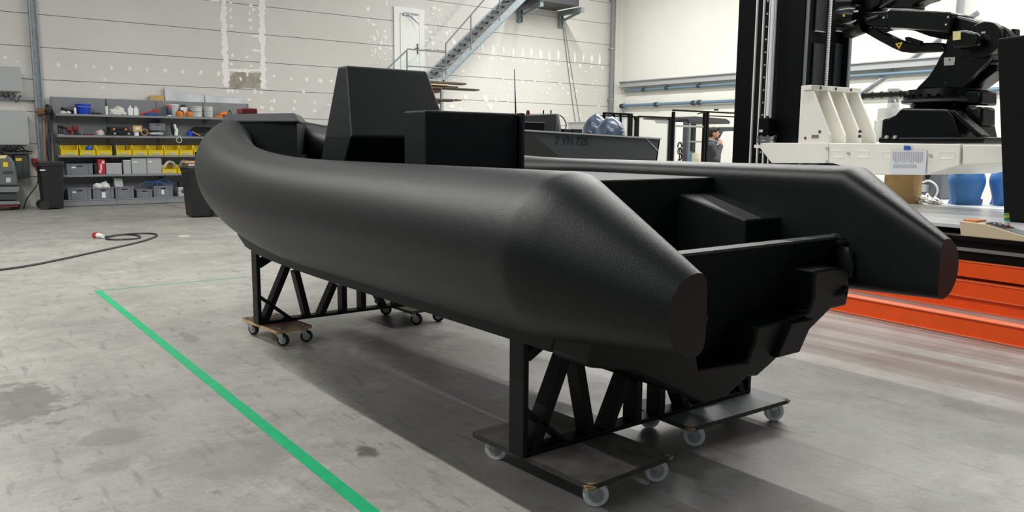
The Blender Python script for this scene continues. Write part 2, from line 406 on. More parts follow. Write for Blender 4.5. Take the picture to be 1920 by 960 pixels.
# girts (horizontal rails) and diagonal brace of the right wall
def bar(px0, py0, px1, py1, x, h, d, name, m, ext=0.0):
    a = on_x(px0, py0, x); b = on_x(px1, py1, x); b = b + (b - a) * ext
    mb = MB(); t = (b - a).normalized(); up = V((1, 0, 0)).cross(t).normalized()
    c = (a + b) / 2; L = (b - a).length / 2
    mb.obox(c, t * L, up * (h / 2), V((d / 2, 0, 0)))
    mb.obox(c + up * (h / 2 + 0.02) , t * L, up * 0.02, V((d * 0.75, 0, 0)))
    mb.obox(c - up * (h / 2 + 0.02), t * L, up * 0.02, V((d * 0.75, 0, 0)))
    return tag(mb.build(name, m, smooth=0), kind='structure')
a = on_x(1155, 125, WX - 0.1)
mb = MB(); zr = 3.58
mb.box(WX - 0.16, WX - 0.12, -4, WY - 0.3, zr + 0.02, zr + 0.17); mb.box(WX - 0.22, WX, -4, WY - 0.3, zr + 0.17, zr + 0.2); mb.box(WX - 0.22, WX, -4, WY - 0.3, zr - 0.01, zr + 0.02)
tag(mb.build('trim_1', 'panel_grey', smooth=0), kind='structure')
P0 = on_x(1604, 182, WX - 0.05); P1 = on_x(1762, 72, WX - 0.05)
mb = MB(); t = (P1 - P0); mb.tube([P0 - t * 0.2, P1 + t * 0.4], 0.05, 8)
tag(mb.build('trim_2', 'galvanized'), kind='structure')
# steel column strip on the back wall at the left, and wall post at far right
mb = MB(); p = on_y(68, 120, WY - 0.05); x = p.x
mb.box(x - 0.085, x - 0.055, WY - 0.14, WY, 0.02, 9); mb.box(x + 0.055, x + 0.085, WY - 0.14, WY, 0.02, 9); mb.box(x - 0.06, x + 0.06, WY - 0.06, WY - 0.02, 0.02, 9)
for i in range(110): mb.box(x + 0.02, x + 0.045, WY - 0.068, WY - 0.058, 2.0 + i * 0.06, 2.03 + i * 0.06)
tag(mb.build('trim_3', 'galvanized', smooth=0), kind='structure')
p = on_x(1787, 10, WX - 0.3)
mb = MB(); mb.box(WX - 0.45, WX - 0.43, p.y - 0.14, p.y + 0.14, 0.02, 9.4); mb.box(WX - 0.03, WX - 0.01, p.y - 0.14, p.y + 0.14, 0.02, 9.4); mb.box(WX - 0.43, WX - 0.03, p.y - 0.01, p.y + 0.01, 0.02, 9.4)
tag(mb.build('trim_4', 'light_grey', smooth=0), kind='structure')
# corner strip where the two walls meet
mb = MB(); mb.box(WX - 0.3, WX - 0.002, WY - 0.03, WY - 0.001, 0, 9.4)
tag(mb.build('trim_5', 'wall_cladding', smooth=0), kind='structure')
# upstairs door in the back wall
a = on_y(737, 10, WY); b = on_y(795, 130, WY)
x0, x1, z0, z1 = a.x, b.x, 3.0, 5.5
mb = MB(); mb.box(x0, x1, WY - 0.05, WY - 0.004, z0, z1)
dr = tag(mb.build('door_1', 'door_white', smooth=0), kind='structure')
mb = MB(); lx0, lx1 = x0 + 0.2, x1 - 0.2; mb.box(lx0, lx1, WY - 0.075, WY - 0.05, z0, z1 - 0.2)
leaf = mb.build('door_leaf', 'door_white', dr, smooth=0, bevel=0.004)
mb = MB(); mb.box(lx1, lx1 + 0.015, WY - 0.056, WY - 0.05, z0, z1 - 0.19); mb.box(lx0, lx1, WY - 0.056, WY - 0.05, z1 - 0.2, z1 - 0.187); mb.build('door_gap', 'dark_grey', dr, smooth=0)
mb = MB(); zc = z1 - 0.24; mb.box(lx0 + 0.08, lx0 + 0.36, WY - 0.13, WY - 0.075, zc, zc + 0.06); mb.tube([(lx0 + 0.22, WY - 0.13, zc + 0.03), (lx0 + 0.5, WY - 0.3, zc - 0.25), (lx0 + 0.34, WY - 0.1, zc)], 0.012, 6); mb.tube([(lx0 + 0.1, WY - 0.11, zc + 0.07), (lx1 - 0.02, WY - 0.11, zc + 0.07)], 0.012, 6)
mb.build('door_closer', 'galvanized', dr)
hz = on_y(782, 92, WY).z
mb = MB(); mb.box(lx1 - 0.09, lx1 - 0.05, WY - 0.09, WY - 0.075, hz - 0.15, hz + 0.15); mb.tube([(lx1 - 0.07, WY - 0.09, hz), (lx1 - 0.07, WY - 0.14, hz), (lx1 - 0.2, WY - 0.14, hz)], 0.013, 8)
mb.build('door_handle', 'dark_grey', dr)

# drainpipe, air pipes and their fittings
p = on_y(1146, 205, WY - 0.2); q = on_y(1150, 0, WY - 0.2); xx = (p.x + q.x) / 2
dp = thing('drain_pipe', 'grey vertical drain pipe running up the white wall corner', 'pipe', (xx, WY - 0.2, 0))
mb = MB(); mb.cyl((xx, WY - 0.2, 0), (xx, WY - 0.2, 9.3), 0.095, n=20); mb.build('pipe', 'grey_paint', dp)
for z in (1.9, 3.1, 4.9, 6.6):
    mb = MB(); mb.cyl((xx, WY - 0.2, z), (xx, WY - 0.2, z + 0.05), 0.108, n=20); mb.box(xx - 0.02, xx + 0.02, WY - 0.12, WY - 0.004, z, z + 0.05); mb.build('clamp', 'galvanized', dp)
def air_pipe(pts, r, label, clamps, end=None):
    P = [on_x(a, b, WX - 0.12) for a, b in pts]
    z = sum(p.z for p in P) / len(P)
    o = thing('air_pipe', label, 'pipe', (WX - 0.12, P[0].y, z))
    mb = MB(); mb.tube([(WX - 0.12, P[0].y, P[0].z), (WX - 0.12, P[-1].y - 3, P[-1].z)], r, 12); mb.build('pipe', 'pipe_blue', o)
    for cpx, cpy in clamps:
        c = on_x(cpx, cpy, WX - 0.12); mb = MB(); mb.cyl((WX - 0.12, c.y - 0.06, c.z), (WX - 0.12, c.y + 0.06, c.z), r * 1.5, n=14); mb.box(WX - 0.12, WX - 0.004, c.y - 0.02, c.y + 0.02, c.z - 0.015, c.z + 0.015); mb.build('clamp', 'dark_grey', o)
    return o
air_pipe([(1172, 170.5), (1599, 143)], 0.045, 'upper blue compressed air pipe along the white right wall', [(1207, 168), (1250, 165), (1310, 161)])
lo = air_pipe([(1169, 198.5), (1841, 169)], 0.055, 'lower thicker blue compressed air pipe along the right wall', [(1166, 199), (1230, 196), (1300, 193), (1311, 192)])
c = on_x(1170, 198.5, WX - 0.12)
mb = MB(); mb.tube([(WX - 0.12, c.y, c.z + 0.1), (WX - 0.12, c.y, 0.9)], 0.02, 8); mb.build('drop_pipe', 'pipe_blue', lo)

# green marking tape on the floor
def strip(name, pts, w, label, z=0.0015):
    mb = MB(); pts = [V(p) for p in pts]; rows = []
    for i, p in enumerate(pts):
        t = (pts[min(i + 1, len(pts) - 1)] - pts[max(i - 1, 0)]); t.z = 0; t.normalize(); n = V((t.y, -t.x, 0)) * w / 2
        rows.append([p - n + V((0, 0, 0.0004)), p + n + V((0, 0, 0.0004)), p + n + V((0, 0, z)), p - n + V((0, 0, z))])
    mb.loft(rows)
    return single(mb, name, 'tape_green', label, 'floor tape', smooth=0)
A = on_z(183, 545); B = on_z(695, 960)
d = (B - A)
strip('floor_tape', [A + d * t for t in (0, 0.25, 0.5, 0.75, 1, 1.5)], 0.066, 'green floor tape running from the left towards the camera')
strip('floor_tape', [A + V((0.04, -0.02, 0)), on_z(300, 534), on_z(380, 527), on_z(462, 519)], 0.022, 'thin green floor tape crossing to the boat cradle at the tape corner')

# ================================================================== the black boat
XC = 2.93
BT = thing('inflatable_boat', 'black 3D-printed rigid boat with thick side tubes, raised on cradles', 'boat', (XC, 4.9, 0))
HB, RR, ZC0 = 0.955, 0.315, 1.09
Y0, YT, PW, QW, DZ, EZ, RBOW = 4.255, 8.04, 1.50, 2.325, 0.486, 1.958, 0.201
def tube_path():
    out = []   # hb, y, zc, r, cut (distance of the flat inner side from the centre)
    for k in range(7):
        t = k / 6; y = lerp(1.69, 2.19, t); out.append((lerp(0.864, HB, t), y, lerp(0.95, ZC0, t), lerp(0.14, RR - 0.004, t), lerp(0.05, 0.14, t)))
    for y in (2.225, 2.27, 2.6, 3.0, 3.5, 3.9): out.append((HB, y, ZC0, RR, 0.14))
    for k in range(0, 57):
        th = math.pi / 2 * k / 56; c = max(math.cos(th), 0.0)
        b = HB * c ** (2 / PW); y = Y0 + (YT - Y0) * math.sin(th) ** (2 / QW) if k else Y0
        u = (y - Y0) / (YT - Y0); e = u ** EZ
        r = lerp(RR, RBOW, e); cut = lerp(0.14, r * 1.02, min(1, u * 1.5))
        out.append((b, y, ZC0 + DZ * e, r, cut))
    return out
TP = tube_path()
mb = MB()
full = [(XC - a[0],) + a[1:] for a in TP] + [(XC + a[0],) + a[1:] for a in TP[:-1][::-1]]
ctr = [V((a[0], a[1], a[2])) for a in full]
rings = []; NR = 64
for i, a in enumerate(full):
    t = ctr[min(i + 1, len(ctr) - 1)] - ctr[max(i - 1, 0)]
    t.z *= 0.5
    if a[1] < 2.5: t = V((0, 1 if i < len(full) / 2 else -1, 0))
    t.normalize(); n = t.cross(V((0, 0, 1))).normalized(); up = n.cross(t).normalized()   # n points to the inside of the boat
    ring = []
    for k in range(NR):
        q = 2 * math.pi * k / NR; cx, cz = math.cos(q) * a[3], math.sin(q) * a[3]
        kk = 0.085 if a[1] < 2.6 else 0.07; h_ = min(1, max(0, 0.5 + 0.5 * (a[4] - cx) / kk)); cx = lerp(a[4], cx, h_) - kk * h_ * (1 - h_)
        ring.append(ctr[i] + n * cx + up * cz)
    rings.append(ring)
mb.loft(rings)
mb.build('side_tube', 'printed_grain', BT, smooth=42)

# hull: strake sides, vee bottom, closed on top as the cockpit floor
def hull_st(y):
    if y <= Y0: return HB, ZC0, 0.0
    lo_, hi = 0.0, math.pi / 2
    for _ in range(40):
        m_ = (lo_ + hi) / 2
        if Y0 + (YT - Y0) * math.sin(m_) ** (2 / QW) < y: lo_ = m_
        else: hi = m_
    u = (y - Y0) / (YT - Y0); return HB * math.cos(lo_) ** (2 / PW), ZC0 + DZ * u ** EZ, u
def rake(z): return 2.19 + (0.68 - z) * 0.38
mb = MB(); rings = []
ys = [2.36, 2.38, 2.44, 2.5, 3, 3.5, 4, 4.255, 4.6, 5, 5.4, 5.8, 6.2, 6.6, 7.0, 7.3, 7.6, 7.8]
for i, y in enumerate(ys):
    b, zc, u = hull_st(y); hb = b * 0.953
    if i == 0: hb -= 0.02
    s_ = min(1, max(0, (u - 0.42) / 0.5)); s_ = s_ * s_ * (3 - 2 * s_); zb = lerp(0.688, zc - 0.42, s_); zt = zc - 0.22; zk = lerp(0.345, zb - 0.03, min(1, max(0, u * 1.15) ** 1.2))
    prof = [(-hb, zt), (-hb, zb), (-hb * 0.93, zb - 0.004), (-0.05, zk), (0.05, zk), (hb * 0.93, zb - 0.004), (hb, zb), (hb, zt)]
    rings.append([V((XC + x, (y + (0.68 - z) * 0.38 * (1 if i < 3 else 0)), z)) for x, z in prof])
mb.loft(rings); mb.build('hull', 'printed_plain', BT, smooth=25)

# stern: stepped bracket (raked plane) and the ribbed transom in front of it
RN = V((0, 1, 0.38)).normalized(); RP = V((0, 2.19, 0.68))
def onr(px, py, off=0.0): return on_plane(px, py, RP + V((0, off, 0)), RN)
half = [onr(x, y) for x, y in ((1333, 747), (1352, 741), (1392, 704), (1410, 703), (1440, 676), (1457, 659), (1474, 656), (1510, 615), (1547, 578), (1577, 571), (1583, 540),
                               (1583, 505), (1558, 500), (1540, 503), (1518, 507), (1515, 560), (1507, 583), (1478, 594), (1461, 599), (1410, 612), (1404, 645), (1392, 677), (1345, 684))]
hp = [(max(p.x - XC, 0.02), p.z) for p in half]
lL = onr(1300, 692); lU = onr(1297, 668)
left = [(lL.x - XC, lL.z), (lU.x - XC, lU.z), (lU.x - XC - 0.02, 0.80), (-0.89, 0.80), (-0.91, 0.78), (-0.91, 0.69), (-0.88, 0.665), (-0.62, 0.60), (-0.09, hp[0][1] + 0.02), (-0.03, hp[0][1])]
poly = [V((XC + x, rake(z) - 0.03, z)) for x, z in hp + left]
mb = MB(); mb.prism(poly, (0, 0.215, 0)); mb.build('stern_bracket', 'printed_plain', BT, smooth=20, bevel=0.012)
for s in (1,):
    q0, q1 = onr(1461, 602), onr(1476, 655)
    xa, xb = q0.x - XC, q1.x - XC
    mb = MB(); P = [V((XC + s * x, rake(z) - 0.07, z)) for x, z in ((xa, q0.z), (xb, q0.z), (xb, q1.z), (xa, q1.z))]; mb.prism(P, (0, 0.05, 0)); mb.build('bracket_rib', 'printed_plain', BT, smooth=0, bevel=0.006)
ztop = 1.055; wb = 0.835; nrow = 46 * 4
mb = MB(); rows = []; zb0 = 0.42
for i in range(nrow + 1):
    z = lerp(zb0, ztop - 0.006, i / nrow); w = 0.0065 * (0.5 + 0.5 * math.cos(2 * math.pi * i / 4)); y = rake(z) + 0.13 - w
    hw = wb if z > 0.66 else lerp(0.25, wb, (z - zb0) / (0.66 - zb0))
    rows.append([V((XC - hw, y, z)), V((XC + hw, y, z)), V((XC + hw, rake(z) + 0.2, z)), V((XC - hw, rake(z) + 0.2, z))])
mb.loft(rows); tr = mb.build('transom', 'printed_plain', BT, smooth=0)
yt = rake(ztop)
mb = MB(); mb.box(XC - wb, XC + wb, yt + 0.128, yt + 0.205, ztop - 0.006, ztop + 0.006); mb.build('transom_cap', 'printed_trim', tr, smooth=0)
mb = MB(); mb.blob((XC + 0.80, yt + 0.15, ztop - 0.02), 0.035, 0.05, 0.035, 3); mb.blob((XC + 0.79, yt + 0.09, ztop - 0.14), 0.02, 0.05, 0.1, 5); mb.blob((XC + 0.74, yt + 0.1, ztop - 0.26), 0.07, 0.05, 0.04, 8)
mb.build('weld_bead', 'printed_plain', tr)

# aft deck block, well knees, bench, console, bow locker
mb = MB(); mb.box(XC - 0.83, XC + 0.83, 2.98, 4.14, 0.85, 1.325); mb.build('aft_deck', 'printed_layers', BT, smooth=0, bevel=0.008)
for s in (-1, 1):
    P = [V((XC + s * 0.52, y, z)) for y, z in ((3.0, 0.7), (3.0, 1.235), (2.97, 1.235), (2.53, 1.128), (2.525, 0.7))]
    mb = MB(); mb.prism(P, (s * 0.34, 0, 0)); mb.build('well_knee', 'printed_plain', BT, smooth=0, bevel=0.01)
mb = MB(); mb.box(XC - 0.36, XC + 0.345, 4.2, 4.46, 0.85, 1.70)
bench = mb.build('bench', 'printed_layers', BT, smooth=0, bevel=0.012)
mb = MB(); mb.box(XC + 0.352, XC + 0.366, 4.17, 4.46, 0.85, 1.703); mb.box(XC + 0.372, XC + 0.392, 4.19, 4.48, 0.85, 1.703); mb.build('bench_side', 'printed_layers', bench, smooth=0, bevel=0.006)
cons = [(0.85, 0.40, 5.24, 5.62), (1.32, 0.405, 5.24, 5.62), (1.545, 0.405, 5.09, 5.52), (2.04, 0.33, 5.30, 5.44)]
mb = MB(); mb.loft([[V((XC - h, y0, z)), V((XC + h, y0, z)), V((XC + h, y1, z)), V((XC - h, y1, z))] for z, h, y0, y1 in cons])
mb.build('console', 'printed_layers', BT, smooth=0, bevel=0.016, seg=3)
def wedge(ya, w, yb, z0, z1): return [[V((XC, ya, z)), V((XC + w, yb, z)), V((XC + w * 0.8, yb + 0.12, z)), V((XC - w * 0.8, yb + 0.12, z)), V((XC - w, yb, z))] for z in (z0, z1)]
mb = MB(); mb.loft(wedge(6.88, 0.40, 7.58, 0.92, 1.392)); mb.loft(wedge(6.98, 0.38, 7.62, 1.393, 1.675)); lk = mb.build('bow_locker', 'printed_plain', BT, smooth=0)
lp_ = [(0, 6.93), (0.43, 7.75), (0.33, 8.06), (-0.33, 8.06), (-0.43, 7.75)]; lq_ = [(0, 7.03), (0.37, 7.74), (0.28, 7.99), (-0.28, 7.99), (-0.37, 7.74)]
mb = MB(); mb.loft([[V((XC + x, y, z)) for x, y in q] for q, z in ((lp_, 1.676), (lp_, 1.695), (lq_, 1.765))]); mb.build('lid', 'printed_layers', lk, smooth=0, bevel=0.008)

a, b = on_y(450, 210, 7.8), on_y(479, 210, 7.8)
mb = MB(); mb.box(a.x, b.x, 7.74, 7.9, 1.767, 1.825); single(mb, 'flat_case', 'dark_red', 'flat dark red case lying on the bow locker lid of the black boat', 'case', bevel=0.01)
mb = MB(); mb.ball(on_x(838, 552, 2.02) - V((0.0, 0, 0)), 0.006); mb.build('stud', 'white_plastic', BT)
# cradles: lattice frames the boat stands in
def cradle(name, y, label, zb=0.13, HW=0.80):
    o = thing(name, label, 'boat cradle', (XC, y, zb))
    D = 0.095
    def zs(x):   # underside of the boat above x, minus a hair
        return 0.70 - 0.0 if abs(x) > 0.76 else max(0.335, lerp(0.35, 0.66, min(1, abs(x) / 0.84)) - 0.0)
    mb = MB(); mb.box(XC - HW, XC + HW, y, y + D, zb, zb + 0.022); mb.build('bottom_rail', 'printed_plain', o, smooth=0, bevel=0.004)
    for s in (-1, 1):
        mb = MB(); mb.box(XC + s * HW - 0.015, XC + s * HW + 0.015, y, y + D * 1.1, zb, 0.687); mb.build('post', 'printed_plain', o, smooth=0, bevel=0.004)
        def strut(x0, z0, x1, z1, t=0.045, nm='strut'):
            a = V((XC + s * x0, y + 0.002, z0)); b = V((XC + s * x1, y + 0.002, z1)); dd = (b - a).normalized(); n = dd.cross(V((0, 1, 0)))
            mb = MB(); mb.prism([a + n * t / 2, b + n * t / 2, b - n * t / 2, a - n * t / 2], (0, D - 0.004, 0)); mb.build(nm, 'printed_plain', o, smooth=0, bevel=0.004)
        strut(0.745, 0.14, 0.55, 0.555); strut(0.395, 0.14, 0.48, 0.515); strut(0.285, 0.14, 0.16, 0.385); strut(0.085, 0.14, 0.085, 0.358)
        strut(HW - 0.01, 0.345, HW - 0.25, 0.145, 0.022, 'brace'); strut(HW - 0.01, 0.585, HW - 0.12, 0.645, 0.05, 'gusset')
    return o
cradle('boat_cradle', 2.66, 'black lattice cradle under the stern of the boat')
cradle('boat_cradle', 5.91, 'black lattice cradle under the bow end of the boat', HW=0.785)

# dollies
def dolly(loc, rz, lx, ly, wheels, boardmats, wheelmat, label, r=0.05, th=0.022, top=0.13, worn=0, spins=(20, -35, 60, 10)):
    o = thing('furniture_dolly', label, 'dolly', loc, 'four-wheeled dollies under the cradles'); o.rotation_euler.z = rz
    mb = MB(); hx, hy = lx / 2, ly / 2; ch = 0.02; n = 10
    def outline(k):
        pts = []
        for (sx, sy) in ((-1, -1), (1, -1), (1, 1), (-1, 1)):
            c = V((sx * (hx - ch), sy * (hy - ch), 0)); a0 = math.atan2(sy, sx)
            for j in range(4): a = a0 - math.pi / 4 + math.pi / 2 * j / 3; pts.append(c + V((math.cos(a), math.sin(a), 0)) * ch * k)
        return pts
    pts = outline(1.0); m_ = len(pts)
    mb.cur = 1; mb.loft([[p + V((0, 0, top - th)) for p in pts], [p + V((0, 0, top - 0.001)) for p in pts]])
    mb.cur = 0; mb.add([p + V((0, 0, top - 0.0005)) for p in outline(0.9)], [list(range(m_))])
    bd = mb.build('board', boardmats, o, smooth=0, local=True)
    for (wx, wy, cx, cy, rr_) in ((worn and [(hx, hy, -1, -1, 0.05), (hx, -hy, 1, 1, 0.06), (-hx, -hy, 1, 1, .03)]) or []):
        mb = MB(); mb.blob((wx - math.copysign(0.018, wx), wy - math.copysign(0.018, wy), top - 0.012), 0.024, 0.022, 0.013, int(rr_ * 100), 0.6); mb.build('splintered_corner', 'raw_wood', bd, local=True)
    if not worn:
        for sx in (-1, 1):
            for sy in (-1, 1):
                mb = MB(); mb.cyl((sx * (hx - 0.055), sy * (hy - 0.055), top - 0.0005), (sx * (hx - 0.055), sy * (hy - 0.055), top + 0.003), 0.011, n=12); mb.build('bolt', 'zinc', bd, local=True)
    i = 0
    for sx in (-1, 1):
        for sy in (-1, 1):
            sp = math.radians(spins[i]); i += 1
            px, py = sx * (hx - wheels), sy * (hy - wheels); dv = V((math.cos(sp), math.sin(sp), 0)); sv = V((-dv.y, dv.x, 0)); piv = V((px, py, 0)); ax = piv + dv * 0.025 + V((0, 0, r))
            mb = MB(); mb.box(px - 0.042, px + 0.042, py - 0.042, py + 0.042, top - th - 0.004, top - th); mb.cyl((px, py, top - th - 0.016), (px, py, top - th - 0.004), 0.022, n=16)
            zt = top - th - 0.013
            mb.obox(piv + V((0, 0, zt)), dv * 0.024, sv * 0.024, V((0, 0, 0.0025)))
            for s in (-1, 1):
                o_ = sv * (s * 0.0225)
                P = [piv + dv * -0.026 + V((0, 0, zt)), piv + dv * 0.03 + V((0, 0, zt)), ax + dv * 0.013, ax + dv * 0.008 - V((0, 0, 0.012)), ax - dv * 0.008 - V((0, 0, 0.012)), ax - dv * 0.015 + V((0, 0, 0.004))]
                mb.prism([p + o_ for p in P], sv * 0.002)
            cs = mb.build('caster', 'zinc', o, local=True)
            mb = MB(); prof = [(r * 0.55, -0.014), (r * 0.9, -0.015), (r, -0.010), (r, 0.010), (r * 0.9, 0.015), (r * 0.55, 0.014)]
            mb.lathe(prof, ax, sv, 28); mb.build('wheel', wheelmat, cs, local=True)
            mb = MB(); mb.lathe([(0.009, -0.027), (0.009, -0.0165), (r * 0.62, -0.0165), (r * 0.62, 0.0165), (0.009, 0.0165), (0.009, 0.027)], ax, sv, 20); mb.build('hub', 'wheel_hub' if wheelmat != 'ivory_rubber' else 'ivory_rubber', cs, local=True)
    return o
dolly((2.405, 2.685, 0), 0.045, 0.53, 0.80, 0.07, ['worn_black_board', 'board_edge'], 'grey_rubber', 'worn black dolly with splintered corners and grey wheels nearest the camera', worn=1, spins=(-40, -55, -30, -38), r=0.054)
dolly((3.43, 2.70, 0), -0.03, 0.80, 0.46, 0.075, ['slate_board', 'board_edge'], 'grey_rubber', 'slate grey topped dolly with grey wheels under the far stern corner', worn=1, spins=(-45, -30, -28, -50), r=0.054)
dolly((2.29, 5.96, 0), 0.08, 0.30, 0.60, 0.055, ['brown_ply', 'raw_wood'], 'black_rubber', 'small brown plywood dolly with black wheels under the bow cradle post', spins=(-50, -70, -40, -30), r=0.046)
dolly((3.49, 6.0, 0), 0.03, 0.34, 0.62, 0.06, ['green_ply', 'board_edge'], 'black_rubber', 'greenish plywood dolly with black wheels behind under the bow', spins=(-50, -30, -45, -40), r=0.05)
# ================================================================== shelf wall at the left
SY = 21.02            # front edge of the shelf boards
SB = 21.46            # back panel
sx0 = on_y(97, 200, SB).x; sx1 = on_y(464.5, 200, SB).x
ztopS = on_y(280, 188, SB).z
SH = thing('shelving_unit', 'long grey gondola shelving loaded with tools and bins against the back wall', 'shelving', ((sx0 + sx1) / 2, SB, 0))
bays = [on_y(p, 200, SB).x for p in (97, 199.5, 294, 382, 464.5)]
for i in range(4):
    mb = MB(); mb.box(bays[i] + 0.02, bays[i + 1] - 0.02, SB, SB + 0.03, 0.1, ztopS); mb.build('back_panel', 'shelf_grey', SH, smooth=0)
for x in bays:
    mb = MB(); mb.box(x - 0.018, x + 0.018, SB - 0.012, SB + 0.06, 0, ztopS)
    for k in range(46): mb.box(x - 0.006, x + 0.006, SB - 0.0135, SB - 0.012, 0.2 + k * 0.05, 0.225 + k * 0.05)
    mb.build('upright', 'grey_paint', SH, smooth=0)
LV = [on_y(200, y, SY).z for y in (215, 254, 291, 327)]      # shelf tops
ZB = on_y(200, 373, SY - 0.06).z
for lv in LV:
    for i in range(4):
        mb = MB(); a, b = bays[i] + 0.003, bays[i + 1] - 0.003
        mb.box(a, b, SY + 0.02, SB - 0.015, lv - 0.025, lv); mb.box(a, b, SY, SY + 0.02, lv - 0.05, lv)
        mb.build('shelf_board', 'shelf_grey', SH, smooth=0, bevel=0.004)
        for xx in (a + 0.005, b - 0.017):
            mb = MB(); mb.prism([V((xx, SB - 0.015, lv - 0.03)), V((xx, SB - 0.015, lv - 0.16)), V((xx, SY + 0.03, lv - 0.055)), V((xx, SY + 0.03, lv - 0.03))], (0.012, 0, 0)); mb.build('bracket', 'shelf_grey', SH, smooth=0)
for i in range(4):
    mb = MB(); a, b = bays[i] + 0.002, bays[i + 1] - 0.002
    mb.box(a, b, SY - 0.06, SB - 0.015, ZB - 0.03, ZB); mb.box(a, b, SY - 0.05, SY - 0.03, 0.01, ZB - 0.03); mb.build('base_shelf', 'shelf_grey', SH, smooth=0, bevel=0.004)

def sx(px, py, y=None): return on_y(px, py, y or SY + 0.06)
class At:   # a box region on a shelf: pixel extents of its front face -> world extents standing on the level
    def __init__(s, p0, p1, top, lv, y=None, d=0.28):
        s.y = y or SY + 0.06; m = (p0 + p1) / 2
        s.x0 = on_y(p0, 250, s.y).x; s.x1 = on_y(p1, 250, s.y).x; s.z0 = lv; s.z1 = max(on_y(m, top, s.y).z, lv + 0.03); s.y1 = min(s.y + d, SB - 0.02)
        s.c = V(((s.x0 + s.x1) / 2, (s.y + s.y1) / 2, lv)); s.w = s.x1 - s.x0; s.h = s.z1 - s.z0; s.d = s.y1 - s.y
L1, L2, L3, L4 = [z + 0.001 for z in LV]; L5 = ZB + 0.001

def bucket(p0, p1, top, lv, m, label, group=None, taper=0.78, lid=False):
    a = At(p0, p1, top, lv); r = a.w / 2; c = V((a.c.x, a.y + r, lv)); o = thing('bucket', label, 'bucket', c, group); h = a.h
    mb = MB(); mb.lathe([(r * taper * 0.96, 0), (r * taper, 0.004), (r * 0.97, h - 0.03), (r * 1.02, h - 0.03), (r * 1.02, h), (r * 0.95, h), (r * taper * 0.93, 0.012), (0.001, 0.012)], c, n=28); mb.build('body', m, o)
    if lid: mb = MB(); mb.cyl(c + V((0, 0, h)), c + V((0, 0, h + 0.02)), r * 1.03, n=28); mb.build('lid', 'white_plastic', o)
    else: mb = MB(); mb.tube(arc([c + V((-r, 0, h - 0.02)), c + V((-r * 0.7, -r * 0.9, h * 0.72)), c + V((r * 0.7, -r * 0.9, h * 0.72)), c + V((r, 0, h - 0.02))], 5), 0.004, 6); mb.build('handle', 'zinc', o)
    return o
def bottle(p0, p1, top, lv, m, capm, label, group=None, square=False, handle=False, neck=0.35, y=None):
    a = At(p0, p1, top, lv, y); r = a.w / 2; c = V((a.c.x, a.y + r, lv)); h = a.h
    o = thing('bottle', label, 'bottle', c, group)
    n = 4 if square else 20
    mb = MB()
    if square:
        def ring(k, z): return [c + V((sxx * r * k, syy * r * 0.7 * k, z)) for sxx, syy in ((-1, -1), (1, -1), (1, 1), (-1, 1))]
        mb.loft([ring(0.95, 0), ring(1, 0.01), ring(1, h * 0.72), ring(neck, h * 0.84), ring(neck, h * 0.88)]); mb.build('body', m, o, smooth=0, bevel=0.012)
    else:
        mb.lathe([(r * 0.95, 0), (r, 0.008), (r, h * 0.66), (r * 0.8, h * 0.75), (r * neck, h * 0.82), (r * neck, h * 0.88)], c, n=n); mb.build('body', m, o)
    mb = MB(); mb.cyl(c + V((0, 0, h * 0.87)), c + V((0, 0, h)), r * neck * 1.25, r * neck * 1.1, n=16); mb.build('cap', capm, o)
    if handle:
        mb = MB(); mb.tube(arc([c + V((r * 0.2, 0, h * 0.86)), c + V((r * 0.95, 0, h * 0.84)), c + V((r * 1.1, 0, h * 0.6)), c + V((r * 0.95, 0, h * 0.35))], 5), r * 0.16, 8); mb.build('handle', capm, o)
    return o
def crate(p0, p1, top, lv, label, m='crate_grey', group='grey stacking crates', d=0.36, tagm=None, y=None):
    a = At(p0, p1, top, lv, y, d); o = thing('storage_crate', label, 'crate', V((a.c.x, a.c.y, lv)), group); t = 0.012; h = a.h; z = lv
    mb = MB()
    mb.box(a.x0 + 0.015, a.x1 - 0.015, a.y + 0.015, a.y1 - 0.015, z, z + 0.012)
    mb.box(a.x0 + 0.015, a.x1 - 0.015, a.y + 0.012, a.y + 0.024, z + 0.012, z + h); mb.box(a.x0 + 0.015, a.x1 - 0.015, a.y1 - 0.024, a.y1 - 0.012, z + 0.012, z + h)
    mb.box(a.x0 + 0.012, a.x0 + 0.024, a.y + 0.024, a.y1 - 0.024, z + 0.012, z + h); mb.box(a.x1 - 0.024, a.x1 - 0.012, a.y + 0.024, a.y1 - 0.024, z + 0.012, z + h)
    mb.build('body', m, o, smooth=0)
    mb = MB(); e = 0.025
    for (xa, xb, ya, yb) in ((a.x0, a.x1, a.y, a.y + 0.018), (a.x0, a.x1, a.y1 - 0.018, a.y1), (a.x0, a.x0 + 0.018, a.y + 0.018, a.y1 - 0.018), (a.x1 - 0.018, a.x1, a.y + 0.018, a.y1 - 0.018)): mb.box(xa, xb, ya, yb, z + h - e, z + h)
    for k in (0.16, 0.84): x = lerp(a.x0, a.x1, k); mb.box(x - 0.006, x + 0.006, a.y + 0.002, a.y + 0.012, z + 0.01, z + h - e)
    mb.build('rim', m, o, smooth=0, bevel=0.003)
    if h > 0.14:
        mb = MB(); cx = a.c.x; mb.box(cx - 0.06, cx + 0.06, a.y + 0.0075, a.y + 0.0125, z + h * 0.72, z + h * 0.72 + 0.03); mb.build('hand_hole', 'black_plastic', o, smooth=0, bevel=0.008)
    if tagm:
        mb = MB(); x = lerp(a.x0, a.x1, tagm[0]); zz = z + h * tagm[1]; mb.box(x, x + tagm[2], a.y + 0.0105, a.y + 0.0125, zz, zz + tagm[3]); mb.build('label_tag', 'paper', o, smooth=0)
    return o
